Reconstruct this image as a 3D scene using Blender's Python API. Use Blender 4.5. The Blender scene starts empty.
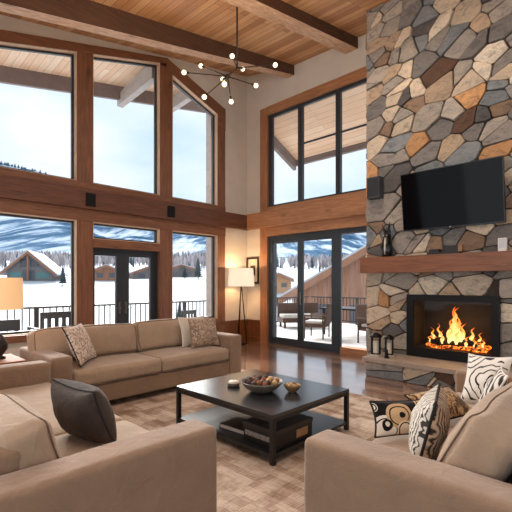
import bpy, bmesh, math, random
from mathutils.bvhtree import BVHTree
from mathutils import Vector, Matrix, noise as mnoise
R = math.radians
PI = math.pi
random.seed(7)
scene = bpy.context.scene
COL = scene.collection

# ------------------------------------------------------------------ objects
def tag(o, label=None, cat=None, group=None, kind=None):
    if label: o['label'] = label
    if cat: o['category'] = cat
    if group: o['group'] = group
    if kind: o['kind'] = kind
    return o

def empty(name, loc=(0, 0, 0), rz=0.0, rot=None, label=None, cat=None, group=None, kind=None):
    o = bpy.data.objects.new(name, None)
    COL.objects.link(o)
    o.empty_display_size = .1
    o.location = loc
    o.rotation_euler = rot if rot else (0, 0, rz)
    return tag(o, label, cat, group, kind)

def obj(name, bm, mats, parent=None, loc=None, rot=None, smooth=False, label=None, cat=None, group=None, kind=None, bevel=0.0, bseg=2, auto=None):
    me = bpy.data.meshes.new(name)
    if bevel > 0:
        es = [e for e in bm.edges if len(e.link_faces) == 2 and e.calc_face_angle(0) > .5]
        if es:
            bmesh.ops.bevel(bm, geom=es, offset=bevel, segments=bseg, profile=.5, affect='EDGES', clamp_overlap=True)
    bmesh.ops.recalc_face_normals(bm, faces=bm.faces)
    bm.to_mesh(me); bm.free()
    for m in (mats if isinstance(mats, (list, tuple)) else [mats]):
        me.materials.append(m)
    if smooth:
        for p in me.polygons: p.use_smooth = True
        if auto:
            try: me.set_sharp_from_angle(angle=R(auto))
            except Exception: pass
    o = bpy.data.objects.new(name, me)
    COL.objects.link(o)
    if parent is not None: o.parent = parent
    if loc is not None: o.location = loc
    if rot is not None: o.rotation_euler = rot
    return tag(o, label, cat, group, kind)

def copy_tree(o, parent=None):
    c = o.copy(); COL.objects.link(c); c.parent = parent
    for ch in list(o.children): copy_tree(ch, c)
    return c

# ------------------------------------------------------------------ mesh helpers
def box(bm, x0, x1, y0, y1, z0, z1, mi=0):
    vs = [bm.verts.new(p) for p in ((x0,y0,z0),(x1,y0,z0),(x1,y1,z0),(x0,y1,z0),(x0,y0,z1),(x1,y0,z1),(x1,y1,z1),(x0,y1,z1))]
    fs = [bm.faces.new([vs[i] for i in q]) for q in ((3,2,1,0),(4,5,6,7),(0,1,5,4),(1,2,6,5),(2,3,7,6),(3,0,4,7))]
    for f in fs: f.material_index = mi
    return vs

def bx(*a):
    bm = bmesh.new(); box(bm, *a); return bm

def hexa(bm, pts, mi=0):
    vs = [bm.verts.new(p) for p in pts]
    for q in ((3,2,1,0),(4,5,6,7),(0,1,5,4),(1,2,6,5),(2,3,7,6),(3,0,4,7)):
        bm.faces.new([vs[i] for i in q]).material_index = mi
    return vs

def prism(bm, poly, axis, a, b, mi=0):
    """poly: 2D points; axis 0: extruded along x (poly=(y,z)), 1: along y (poly=(x,z)), 2: along z"""
    def mk(p, t):
        return (t, p[0], p[1]) if axis == 0 else ((p[0], t, p[1]) if axis == 1 else (p[0], p[1], t))
    A = [bm.verts.new(mk(p, a)) for p in poly]
    B = [bm.verts.new(mk(p, b)) for p in poly]
    n = len(poly)
    fs = [bm.faces.new(A), bm.faces.new(B[::-1])]
    for i in range(n):
        fs.append(bm.faces.new([A[i], B[i], B[(i+1) % n], A[(i+1) % n]]))
    for f in fs: f.material_index = mi

def sweep(bm, pts, radii, n=10, cap=True, closed=False):
    pts = [Vector(p) for p in pts]
    if not isinstance(radii, (list, tuple)): radii = [radii] * len(pts)
    N = len(pts); rings = []
    up = None
    for i, p in enumerate(pts):
        a = pts[(i-1) % N] if (closed or i > 0) else pts[i]
        b = pts[(i+1) % N] if (closed or i < N-1) else pts[i]
        t = (b - a).normalized()
        if up is None:
            up = Vector((0, 0, 1)) if abs(t.z) < .9 else Vector((1, 0, 0))
        s = t.cross(up)
        if s.length < 1e-5: s = t.cross(Vector((.3, 1, .2)))
        s.normalize(); up = s.cross(t).normalized()
        rings.append([bm.verts.new(p + (s*math.cos(k*2*PI/n) + up*math.sin(k*2*PI/n)) * max(radii[i], 1e-4)) for k in range(n)])
    for i in range(N if closed else N-1):
        r0, r1 = rings[i], rings[(i+1) % N]
        for k in range(n):
            bm.faces.new([r0[k], r0[(k+1) % n], r1[(k+1) % n], r1[k]])
    if cap and not closed:
        bm.faces.new(rings[0][::-1]); bm.faces.new(rings[-1])

def tube(p0, p1, r, n=10, r1=None):
    bm = bmesh.new(); sweep(bm, [p0, p1], [r, r if r1 is None else r1], n); return bm

def lathe(bm, prof, n=24, c=(0, 0, 0), cap=True):
    rings = []
    for r, z in prof:
        rings.append([bm.verts.new((c[0]+max(r, 1e-4)*math.cos(2*PI*k/n), c[1]+max(r, 1e-4)*math.sin(2*PI*k/n), c[2]+z)) for k in range(n)])
    for a, b in zip(rings, rings[1:]):
        for k in range(n):
            bm.faces.new([a[k], a[(k+1) % n], b[(k+1) % n], b[k]])
    if cap:
        bm.faces.new(rings[0][::-1]); bm.faces.new(rings[-1])

def ball(bm, c, r, seg=12, sq=(1, 1, 1), jit=0):
    m = Matrix.Translation(c) @ Matrix.Diagonal((r*sq[0], r*sq[1], r*sq[2], 1))
    res = bmesh.ops.create_uvsphere(bm, u_segments=seg, v_segments=max(6, seg*2//3), radius=1, matrix=m)
    if jit:
        for v in res['verts']: v.co += Vector((random.uniform(-jit, jit) for _ in range(3)))

def soft_box(x0, x1, y0, y1, z0, z1, r=.04, bulge=(0, 0, 0, 0, 0, 0), n=8, lump=0.0, seed=0):
    """rounded, slightly puffed box; bulge = outward puff of -x,+x,-y,+y,-z,+z faces"""
    bm = bmesh.new()
    c = Vector(((x0+x1)/2, (y0+y1)/2, (z0+z1)/2)); h = Vector(((x1-x0)/2, (y1-y0)/2, (z1-z0)/2))
    r = min(r, h.x*.98, h.y*.98, h.z*.98)
    def ticks(L):
        e = [-L, -L+r*.25, -L+r*.6, -L+r]
        m = [(-L+r) + (2*(L-r))*i/n for i in range(1, n)]
        return e + m + [-a for a in e[::-1]]
    T = [ticks(h[i]) for i in range(3)]
    cache = {}
    def vert(p):
        k = tuple(round(a, 6) for a in p)
        if k in cache: return cache[k]
        q = Vector(max(-(h[i]-r), min(h[i]-r, p[i])) for i in range(3))
        d = Vector(p) - q
        o = q + (d.normalized() * r if d.length > 1e-9 else d)
        u = [p[i]/h[i] for i in range(3)]
        w = Vector((0, 0, 0))
        for a in range(3):
            b_, c_ = (a+1) % 3, (a+2) % 3
            f = (1-u[b_]**2) * (1-u[c_]**2)
            f = max(f, 0)**.7
            bl = bulge[2*a] if u[a] < 0 else bulge[2*a+1]
            w[a] += math.copysign(1, u[a]) * abs(u[a])**2 * bl * f
        o = o + w
        if lump:
            nv = mnoise.noise_vector((o + Vector((seed*3.1, seed*1.7, 0))) * 5.0)
            o = o + nv * lump
        cache[k] = bm.verts.new(o + c)
        return cache[k]
    for a in range(3):
        b_, c_ = (a+1) % 3, (a+2) % 3
        for sgn in (-1, 1):
            for i in range(len(T[b_])-1):
                for j in range(len(T[c_])-1):
                    q = []
                    for di, dj in ((0, 0), (1, 0), (1, 1), (0, 1)):
                        p = [0, 0, 0]; p[a] = sgn*h[a]; p[b_] = T[b_][i+di]; p[c_] = T[c_][j+dj]
                        q.append(vert(p))
                    if sgn < 0: q.reverse()
                    try: bm.faces.new(q)
                    except ValueError: pass
    return bm

# ------------------------------------------------------------------ materials
def srgb(r, g, b):
    f = lambda v: (v/255/12.92) if v/255 <= .04045 else ((v/255+.055)/1.055)**2.4
    return (f(r), f(g), f(b), 1)

class NT:
    def __init__(s, name):
        s.m = bpy.data.materials.new(name); s.m.use_nodes = True
        s.t = s.m.node_tree; s.N = s.t.nodes; s.L = s.t.links
        s.b = s.N['Principled BSDF']; s.out = s.N['Material Output']
    def n(s, typ, **kw):
        x = s.N.new(typ)
        for k, v in kw.items(): setattr(x, k, v)
        return x
    def link(s, a, b): s.L.new(a, b)
    def coord(s, kind='Object', scale=(1, 1, 1), rot=(0, 0, 0), loc=(0, 0, 0)):
        tc = s.n('ShaderNodeTexCoord'); mp = s.n('ShaderNodeMapping')
        mp.inputs['Scale'].default_value = scale; mp.inputs['Rotation'].default_value = rot; mp.inputs['Location'].default_value = loc
        s.link(tc.outputs[kind], mp.inputs['Vector']); return mp.outputs['Vector']
    def noise(s, vec, scale, detail=4, rough=.5, dist=0):
        x = s.n('ShaderNodeTexNoise'); x.inputs['Scale'].default_value = scale; x.inputs['Detail'].default_value = detail
        x.inputs['Roughness'].default_value = rough; x.inputs['Distortion'].default_value = dist
        s.link(vec, x.inputs['Vector']); return x.outputs['Fac']
    def ramp(s, fac, stops, interp='LINEAR'):
        x = s.n('ShaderNodeValToRGB'); cr = x.color_ramp; cr.interpolation = interp
        while len(cr.elements) > len(stops): cr.elements.remove(cr.elements[-1])
        while len(cr.elements) < len(stops): cr.elements.new(.5)
        for e, (p, c) in zip(cr.elements, stops): e.position = p; e.color = c
        s.link(fac, x.inputs['Fac']); return x.outputs['Color']
    def mix(s, fac, a, b, mode='MIX'):
        x = s.n('ShaderNodeMix'); x.data_type = 'RGBA'; x.blend_type = mode
        for sock, v in ((x.inputs[0], fac), (x.inputs[6], a), (x.inputs[7], b)):
            if hasattr(v, 'is_linked'): s.link(v, sock)
            else: sock.default_value = v
        return x.outputs[2]
    def math(s, op, a, b=0.0, c=0.0):
        x = s.n('ShaderNodeMath'); x.operation = op
        for sock, v in zip(x.inputs, (a, b, c)):
            if hasattr(v, 'is_linked'): s.link(v, sock)
            else: sock.default_value = v
        return x.outputs[0]
    def bump(s, h, strength=.3, dist=.01):
        x = s.n('ShaderNodeBump'); x.inputs['Strength'].default_value = strength; x.inputs['Distance'].default_value = dist
        s.link(h, x.inputs['Height']); s.link(x.outputs['Normal'], s.b.inputs['Normal'])
    def base(s, v):
        if hasattr(v, 'is_linked'): s.link(v, s.b.inputs['Base Color'])
        else: s.b.inputs['Base Color'].default_value = v
    def set(s, **kw):
        for k, v in kw.items(): s.b.inputs[k.replace('_', ' ')].default_value = v
        return s

def plain(name, col, rough=.5, metal=0, var=.12, scale=8, bump=.0, bscale=60, spec=.5, coat=0):
    t = NT(name); v = t.coord()
    f = t.noise(v, scale, 5, .6)
    d = tuple(c*(1-var) for c in col[:3]) + (1,); l = tuple(min(1, c*(1+var)) for c in col[:3]) + (1,)
    t.base(t.ramp(f, [(.3, d), (.7, l)]))
    t.set(Roughness=rough, Metallic=metal); t.b.inputs['Specular IOR Level'].default_value = spec
    if coat: t.b.inputs['Coat Weight'].default_value = coat
    if bump: t.bump(t.noise(v, bscale, 3), bump, .01)
    return t.m

def fabric(name, col, var=.10, bump=.25, weave=900, sheen=.35):
    t = NT(name); v = t.coord()
    f = t.noise(v, 4.5, 5, .6)
    d = tuple(c*(1-var*1.6) for c in col[:3]) + (1,); l = tuple(min(1, c*(1+var)) for c in col[:3]) + (1,)
    c = t.ramp(f, [(.3, d), (.7, l)])
    t.base(c); t.set(Roughness=.9); t.b.inputs['Sheen Weight'].default_value = sheen; t.b.inputs['Specular IOR Level'].default_value = .2
    w1 = t.noise(v, 7, 4, .6, 1.2); w2 = t.noise(v, weave/6, 2)
    t.bump(t.math('MULTIPLY_ADD', w2, .12, w1), bump, .03)
    return t.m

def wood(name, dark, light, axis=1, scale=1.0, rough=.45, knots=True, bump=.15, coat=0):
    t = NT(name)
    sc = [14*scale]*3; sc[axis] = 1.1*scale
    v = t.coord(scale=sc)
    f = t.noise(v, 1.6, 8, .62, .9)
    g = t.noise(t.coord(scale=[s*3.2 for s in sc]), 1.5, 4, .6)
    mixf = t.math('MULTIPLY_ADD', g, .35, t.math('MULTIPLY', f, .7))
    c = t.ramp(mixf, [(.3, dark), (.72, light)])
    if knots:
        vo = t.n('ShaderNodeTexVoronoi'); vo.inputs['Scale'].default_value = 1.4*scale
        s2 = [2.2]*3; s2[axis] = .8
        t.link(t.coord(scale=s2), vo.inputs['Vector'])
        k = t.ramp(vo.outputs['Distance'], [(.05, (1, 1, 1, 1)), (.14, (0, 0, 0, 1))])
        c = t.mix(t.math('MULTIPLY', k, .55), c, tuple(x*.4 for x in dark[:3]) + (1,))
    t.base(c); t.set(Roughness=rough); t.bump(mixf, bump, .01)
    if coat: t.b.inputs['Coat Weight'].default_value = coat
    return t.m

def planks(name, c1, c2, c3, gap, width, length, axis, rough=.4, var=.5, bump=.3, plane='xy', coat=0.0):
    """boards running along `axis` ('x' or 'y'), plane xy"""
    t = NT(name)
    rot = (0, 0, 0) if axis == 'x' else (0, 0, R(90))
    v = t.coord(rot=rot)
    br = t.n('ShaderNodeTexBrick'); br.offset = .37; br.offset_frequency = 2
    for k, val in (('Scale', 1), ('Mortar Size', .004), ('Mortar Smooth', .3), ('Bias', 0), ('Brick Width', length), ('Row Height', width)):
        br.inputs[k].default_value = val
    br.inputs['Color1'].default_value = (0, 0, 0, 1); br.inputs['Color2'].default_value = (1, 1, 1, 1); br.inputs['Mortar'].default_value = (.5, .5, .5, 1)
    t.link(v, br.inputs['Vector'])
    tone = t.ramp(br.outputs['Color'], [(.0, c1), (.5, c2), (1, c3)])
    sc = (1.2, 16, 16) if axis == 'x' else (16, 1.2, 16)
    g = t.noise(t.coord(scale=sc), 1.7, 8, .62, .8)
    dk = t.ramp(g, [(.3, (1-var, 1-var, 1-var, 1)), (.7, (1.0, 1.0, 1.0, 1))])
    c = t.mix(1.0, tone, dk, 'MULTIPLY')
    c = t.mix(br.outputs['Fac'], c, gap)
    t.base(c); t.set(Roughness=rough)
    if coat: t.b.inputs['Coat Weight'].default_value = coat; t.b.inputs['Coat Roughness'].default_value = .10; t.b.inputs['Coat IOR'].default_value = 2.3
    t.bump(t.math('SUBTRACT', t.math('MULTIPLY', g, .2), br.outputs['Fac']), bump, .006)
    return t.m

def emit(name, col, strength, base=None):
    t = NT(name); t.base(base or col); t.b.inputs['Emission Color'].default_value = col
    t.b.inputs['Emission Strength'].default_value = strength; t.set(Roughness=.6)
    return t.m

def glass_mat(name, tint=(.97, .985, .99, 1), refl=.07):
    t = NT(name); t.N.remove(t.b)
    tr = t.n('ShaderNodeBsdfTransparent'); tr.inputs['Color'].default_value = tint
    gl = t.n('ShaderNodeBsdfGlossy'); gl.inputs['Roughness'].default_value = .02
    fr = t.n('ShaderNodeFresnel'); fr.inputs['IOR'].default_value = 1.35
    mx = t.n('ShaderNodeMixShader')
    t.link(t.math('MULTIPLY', fr.outputs[0], refl/.05), mx.inputs[0])
    t.link(tr.outputs[0], mx.inputs[1]); t.link(gl.outputs[0], mx.inputs[2]); t.link(mx.outputs[0], t.out.inputs[0])
    return t.m

GLASS = glass_mat('window_glass', refl=.035)
PLASTER = plain('warm_plaster', srgb(214, 203, 188), .9, var=.04, scale=3, bump=.08, bscale=90)
TRIM = wood('stained_trim', srgb(88, 53, 36), srgb(150, 98, 66), 1, rough=.5)
TRIMZ = wood('stained_trim_upright', srgb(88, 53, 36), srgb(150, 98, 66), 2, rough=.5)
TRIMX = wood('lit_trim', srgb(134, 84, 52), srgb(196, 142, 100), 0, rough=.5)  # trim wood in a brighter tone, the light on the right wall coloured in
TRIMXZ = wood('lit_trim_upright', srgb(128, 80, 48), srgb(190, 132, 90), 2, rough=.5)  # upright version, brightened for the same light
BAND = wood('band_beam', srgb(66, 38, 26), srgb(122, 76, 52), 1, rough=.55)
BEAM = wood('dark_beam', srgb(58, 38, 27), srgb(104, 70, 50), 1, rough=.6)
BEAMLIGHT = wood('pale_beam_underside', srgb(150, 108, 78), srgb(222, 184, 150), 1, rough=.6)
MANTEL = wood('mantel_wood', srgb(90, 52, 34), srgb(158, 102, 68), 0, rough=.45)
WAINS = wood('wainscot_wood', srgb(70, 38, 20), srgb(138, 82, 46), 2, rough=.4)
SASH = plain('dark_sash', srgb(46, 50, 55), .4, var=.1)
STEEL = plain('black_steel', srgb(24, 24, 26), .45, .6)
CEIL = planks('pine_ceiling', srgb(180, 124, 78), srgb(204, 148, 98), srgb(222, 170, 120), srgb(96, 58, 34), .13, 3.4, 'x', rough=.5, var=.28)
SOFFIT = planks('soffit_boards', srgb(240, 204, 172), srgb(248, 216, 186), srgb(252, 226, 200), srgb(170, 138, 112), .14, 4.0, 'x', rough=.7, var=.2)
FASCIA = plain('grey_fascia', srgb(122, 110, 108), .7, var=.1)
FLOORM = planks('wood_floor', srgb(116, 80, 62), srgb(144, 106, 86), srgb(170, 132, 110), srgb(62, 42, 33), .14, 1.5, 'x', rough=.22, var=.35, bump=.10, coat=.8)
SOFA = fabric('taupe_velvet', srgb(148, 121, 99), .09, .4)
SOFA_SEAT = fabric('taupe_velvet_lit', srgb(168, 144, 121), .08, .4)  # same velvet made paler, window light worked into the cushion colour
SEAM = plain('seam_thread', srgb(104, 82, 66), .9)
FOOT = plain('dark_foot', srgb(36, 28, 24), .5)
BLACKT = plain('black_table', srgb(26, 26, 28), .45, var=.15)
TABLETOP = plain('black_stone_top', srgb(38, 40, 44), .22, var=.3, scale=14, bump=.02, bscale=30, spec=.9)

# ------------------------------------------------------------------ camera
TH = math.atan2(394, 405)
cam_d = bpy.data.cameras.new('camera'); cam = bpy.data.objects.new('camera', cam_d); COL.objects.link(cam)
cam.location = (0, 0, 1.4)
cam.rotation_euler = (R(90), 0, TH)
cam_d.sensor_width = 36; cam_d.lens = 36*405/512
cam_d.shift_y = 27/512
cam_d.clip_end = 5000; cam_d.clip_start = .02
scene.camera = cam

LX, RY = -7.06, 6.94       # inner faces of the two glazed walls
S = dict(kind='structure')

# ------------------------------------------------------------------ floor and ceiling
obj('floor', bx(-7.26, 3.6, -3.2, 7.14, -.06, 0), FLOORM, label='reddish brown glossy plank wood floor of the living room', cat='floor', **S)

def ceil_z(x, y):
    z = 6.17 + .185*(y-6.94)
    return z - .033*(x+5.7) if x > -5.7 else z + .20*(-5.7-x)
bm = bmesh.new()
xs = [-7.26, -5.7, 3.6]
for i in range(2):
    x0, x1 = xs[i], xs[i+1]
    pts = [(x0, -3.2), (x1, -3.2), (x1, 7.14), (x0, 7.14)]
    hexa(bm, [(x, y, ceil_z(x, y)) for x, y in pts] + [(x, y, ceil_z(x, y)+.12) for x, y in pts])
obj('ceiling', bm, CEIL, label='sloping honey pine board ceiling', cat='ceiling', **S)

def beam(name, x0, x1, zb, slope, label):
    """rafter along y: bottom at zb on the far wall, falling toward the camera"""
    bm = bmesh.new()
    y0, y1 = -3.0, RY
    f = lambda y: zb + slope*(y-RY)
    zt = lambda x, y: ceil_z(x, y) + .05
    vs = hexa(bm, [(x0,y0,f(y0)),(x1,y0,f(y0)),(x1,y1,f(y1)),(x0,y1,f(y1)),(x0,y0,zt(x0,y0)),(x1,y0,zt(x1,y0)),(x1,y1,zt(x1,y1)),(x0,y1,zt(x0,y1))])
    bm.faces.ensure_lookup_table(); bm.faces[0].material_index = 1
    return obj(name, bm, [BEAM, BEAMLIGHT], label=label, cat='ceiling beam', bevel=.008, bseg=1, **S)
beam('trim_1', -5.78, -5.58, 5.95, .212, 'long dark ceiling beam nearest the left window wall, behind the chandelier')
beam('trim_2', -4.29, -4.02, 5.90, .170, 'dark ceiling beam meeting the wall close to the stone chimney')

# ------------------------------------------------------------------ left wall (x = LX): plaster, timber, glass
bm = bmesh.new()
# plaster strip above header, and plaster return to the corner
def ctop(y): return ceil_z(LX, y) + .06
prism(bm, [(-3.2, 0), (.3, 0), (.3, ctop(.3)), (-3.2, ctop(-3.2))], 0, LX-.2, LX)
prism(bm, [(.3, 4.82), (4.63, 5.9), (4.63, ctop(4.63)), (.3, ctop(.3))], 0, LX-.2, LX)
prism(bm, [(4.63, 5.9), (6.19, 5.38), (6.19, ctop(6.19)), (4.63, ctop(4.63))], 0, LX-.2, LX)
prism(bm, [(6.19, 0), (7.14, 0), (7.14, ctop(7.14)), (6.19, ctop(6.19))], 0, LX-.2, LX)
prism(bm, [(.3, 0), (2.84, 0), (2.84, .5), (.3, .5)], 0, LX-.2, LX)
prism(bm, [(4.74, 0), (6.0, 0), (6.0, .5), (4.74, .5)], 0, LX-.2, LX)
obj('wall_left', bm, PLASTER, label='cream plaster wall holding the tall windows on the left', cat='wall', **S)

def ltrim(name, poly, d0, d1, m, label, bevel=.006):
    bm = bmesh.new(); prism(bm, poly, 0, LX-d0, LX+d1)
    return obj(name, bm, m, label=label, cat='wood trim', bevel=bevel, bseg=1, **S)
def rect(a, b, c, d): return [(a, c), (b, c), (b, d), (a, d)]
ltrim('trim_3', rect(.3, .62, 0, 5.0), .2, .035, TRIMZ, 'wooden post left of the first tall window')
ltrim('trim_4', rect(2.83, 3.11, 0, 5.45), .2, .035, TRIMZ, 'reddish wooden post between the first and second tall windows')
ltrim('trim_5', rect(4.47, 4.76, 0, 5.78), .2, .035, TRIMZ, 'reddish wooden post between the second and third tall windows')
ltrim('trim_6', rect(5.98, 6.2, 0, 5.2), .2, .035, TRIMZ, 'wooden post on the right of the chamfered window, near the corner')
hl = lambda y: 5.05 + .272*(y-1.69)
ltrim('trim_7', [(.3, hl(.3)), (4.62, hl(4.62)), (4.63, 5.96), (.3, hl(.3)+.2)], .2, .045, TRIM, 'sloping wooden header above the first and second upper windows')
ltrim('trim_8', [(4.60, 5.72), (4.77, 5.68), (5.98, 5.23), (5.98, 4.9), (6.2, 4.9), (6.2, 5.40), (4.63, 5.96)], .2, .05, TRIM, 'wooden header slanting down to the right above the chamfered window')
ltrim('trim_9', rect(.3, RY, 2.68, 3.02), .2, .14, BAND, 'heavy wooden beam band running across the left window wall', .012)
ltrim('trim_10', rect(.3, 6.2, 3.0, 3.15), .2, .05, TRIM, 'wooden sill strip under the upper left windows')
ltrim('trim_11', rect(.3, 6.2, 2.48, 2.70), .2, .05, TRIM, 'wooden head strip above the lower left windows')
ltrim('trim_12', rect(3.11, 4.47, 2.03, 2.18), .2, .04, TRIM, 'wooden bar between the transom and the French door')
ltrim('trim_13', rect(.62, 2.83, .48, .59), .2, .09, TRIM, 'wooden sill under the lower left window behind the sofa')
ltrim('trim_14', rect(4.76, 5.98, .48, .60), .2, .09, TRIM, 'wooden sill under the lower right window of the left wall')
bm = bmesh.new(); box(bm, LX+.002, LX+.03, 4.76, RY-.002, 0, .5); box(bm, LX+.002, LX+.045, 4.76, RY-.002, .46, .52); box(bm, LX+.002, LX+.045, 4.76, RY-.002, 0, .12)
obj('baseboard_left', bm, WAINS, label='dark wooden wainscot panel on the left wall by the floor lamp', cat='wainscot', **S)

def ring_l(poly, w, xa, xb):
    """frame ring following convex polygon (y,z), inset w, between xa and xb"""
    bm = bmesh.new(); n = len(poly)
    inner = inset(poly, w)
    for i in range(n):
        j = (i+1) % n
        a, b, c, d = poly[i], poly[j], inner[j], inner[i]
        hexa(bm, [(xa, *a), (xa, *b), (xa, *c), (xa, *d), (xb, *a), (xb, *b), (xb, *c), (xb, *d)])
    return bm, inner
def inset(poly, w):
    n = len(poly); out = []
    area = sum(poly[i][0]*poly[(i+1) % n][1]-poly[(i+1) % n][0]*poly[i][1] for i in range(n))
    sg = 1 if area > 0 else -1
    for i in range(n):
        p0, p1, p2 = Vector(poly[i-1]), Vector(poly[i]), Vector(poly[(i+1) % n])
        d1, d2 = (p1-p0).normalized(), (p2-p1).normalized()
        n1, n2 = Vector((-d1.y, d1.x))*sg, Vector((-d2.y, d2.x))*sg
        bis = n1+n2
        if bis.length < 1e-6: bis = n1
        bis.normalize()
        k = w / max(.35, bis.dot(n1))
        out.append(tuple(p1 + bis*k))
    return out

LINER = wood('lit_jamb_wood', srgb(190, 156, 124), srgb(226, 198, 168), 2, rough=.5, knots=False)  # pale lining added so the reveals look daylit
def lwindow(name, poly, label, w=.046):
    root = empty(name, (0, 0, 0), label=label, cat='window', kind='structure')
    fb, inner = ring_l(poly, w, LX-.12, LX-.07)
    obj('frame', fb, SASH, root)
    lb, _ = ring_l(poly, .012, LX-.069, LX+.028)
    obj('jamb_liner', lb, LINER, root, label='wooden jamb lining, pale for the daylight on the reveal')
    pb = bmesh.new(); pb.faces.new([pb.verts.new((LX-.095, *p)) for p in inner])
    obj('pane', pb, GLASS, root)
    return root
lwindow('window_1', [(.62, 3.15), (2.83, 3.15), (2.83, hl(2.83)), (.62, hl(.62))], 'upper window at the far left showing roof eave and cloudy sky')
lwindow('window_2', [(3.11, 3.15), (4.47, 3.15), (4.47, hl(4.47)), (3.11, hl(3.11))], 'upper window in the middle of the left wall above the French door')
lwindow('window_3', [(4.76, 3.15), (5.98, 3.15), (5.98, 5.23), (4.77, 5.68)], 'upper window with a slanted top in the left wall near the corner')
lwindow('window_4', rect(.62, 2.83, .59, 2.48), 'lower window at the far left looking on the snowy cabin')
lwindow('window_5', rect(3.11, 4.47, 2.18, 2.48), 'low wide transom window above the French door', .045)
lwindow('window_6', rect(4.76, 5.98, .60, 2.48), 'lower window right of the French door behind the sofa end')

# French door
root = empty('door_1', (0, 0, 0), label='black double French door to the snowy deck behind the sofa', cat='door', kind='structure')
fb, _ = ring_l(rect(3.11, 4.47, 0, 2.03), .04, LX-.2, LX-.06); obj('door_frame', fb, SASH, root)
for y0, y1, g0, g1 in ((3.15, 3.725, 3.20, 3.61), (3.735, 4.43, 3.87, 4.33)):
    b = bmesh.new()
    xa, xb = LX-.16, LX-.10
    box(b, xa, xb, y0, g0, .02, 1.99); box(b, xa, xb, g1, y1, .02, 1.99)
    box(b, xa, xb, g0, g1, .02, .3); box(b, xa, xb, g0, g1, 1.9, 1.99)
    leaf = obj('door_leaf', b, SASH, root)
    p = bmesh.new(); p.faces.new([p.verts.new((LX-.13, y, z)) for y, z in ((g0, .3), (g1, .3), (g1, 1.9), (g0, 1.9))])
    obj('pane', p, GLASS, leaf)
    yh = 3.67 if y0 < 3.3 else 3.80
    h = bmesh.new(); sweep(h, [(LX-.1, yh, .93), (LX-.04, yh, .93)], .012, 8); sweep(h, [(LX-.04, yh, .93), (LX-.04, yh + (-.11 if y0 < 3.3 else .11), .93)], .011, 8)
    box(h, LX-.1, LX-.088, yh-.02, yh+.02, .82, 1.04)
    obj('handle', h, plain('brushed_nickel', srgb(120, 120, 116), .3, .9) if y0 < 3.3 else bpy.data.materials['brushed_nickel'], leaf)

# black steel connector plates on the beam band
for i, (yc, lab) in enumerate(((3.02, 'black steel connector plate on the beam above the French door, left one'), (4.66, 'black steel connector plate on the beam nearer the room corner'))):
    root = empty('beam_bracket', (LX+.1425, yc, 2.72), label=lab, cat='bracket', group='steel plates on the beam band')
    b = bx(0, .012, -.085, .085, 0, .23); obj('plate', b, STEEL, root, bevel=.003)
    for dy, dz in ((-.05, .05), (.05, .05), (-.05, .18), (.05, .18)):
        b = bmesh.new(); sweep(b, [(.0125, dy, dz), (.024, dy, dz)], .013, 6); obj('bolt', b, STEEL, root)

# ------------------------------------------------------------------ right-hand glazed wall (y = RY)
bm = bmesh.new()
def rp(poly): prism(bm, poly, 1, RY, RY+.2)
rp([(-7.06, 0), (-6.58, 0), (-6.58, ceil_z(-6.58, RY)+.1), (-7.06, ceil_z(-7.06, RY)+.1)])
rp([(-6.58, 5.47), (-3.2, 5.47), (-3.2, ceil_z(-3.2, RY)+.1), (-5.7, ceil_z(-5.7, RY)+.1), (-6.58, ceil_z(-6.58, RY)+.1)])
rp([(-3.2, 0), (3.6, 0), (3.6, ceil_z(3.6, RY)+.1), (-3.2, ceil_z(-3.2, RY)+.1)])
obj('wall_right', bm, PLASTER, label='cream plaster wall around the sliding doors and upper window', cat='wall', **S)

def rtrim(name, x0, x1, z0, z1, d0, d1, m, label, bevel=.006):
    return obj(name, bx(x0, x1, RY-d1, RY+d0, z0, z1), m, label=label, cat='wood trim', bevel=bevel, bseg=1, **S)
rtrim('trim_15', -6.58, -6.36, 0, 5.47, .2, .04, TRIMXZ, 'lit-toned wooden casing post left of the sliding doors and upper window')
rtrim('trim_16', -6.36, -3.2, 5.29, 5.48, .2, .04, TRIMX, 'lit-toned wooden header above the upper right window')
rtrim('trim_17', -6.92, -3.2, 2.68, 3.04, .2, .14, TRIMX, 'lit-toned wooden beam between the sliding doors and the upper window', .012)
rtrim('trim_18', -6.36, -3.2, 3.02, 3.15, .2, .05, TRIMX, 'lit-toned wooden sill strip under the upper right window')
rtrim('trim_19', -6.36, -3.2, 2.48, 2.70, .2, .05, TRIMX, 'lit-toned wooden head strip above the sliding doors')
rtrim('trim_20', -4.40, -3.43, 0, .13, .2, .03, TRIMX, 'low wooden sill block under the fixed glass beside the stone chimney')
bm = bmesh.new(); box(bm, -7.02, -6.58, RY-.03, RY-.002, 0, .5); box(bm, -7.02, -6.58, RY-.045, RY-.002, .46, .52); box(bm, -7.02, -6.58, RY-.045, RY-.002, 0, .12)
obj('baseboard_right', bm, WAINS, label='dark wooden wainscot panel left of the sliding doors', cat='wainscot', **S)

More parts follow.
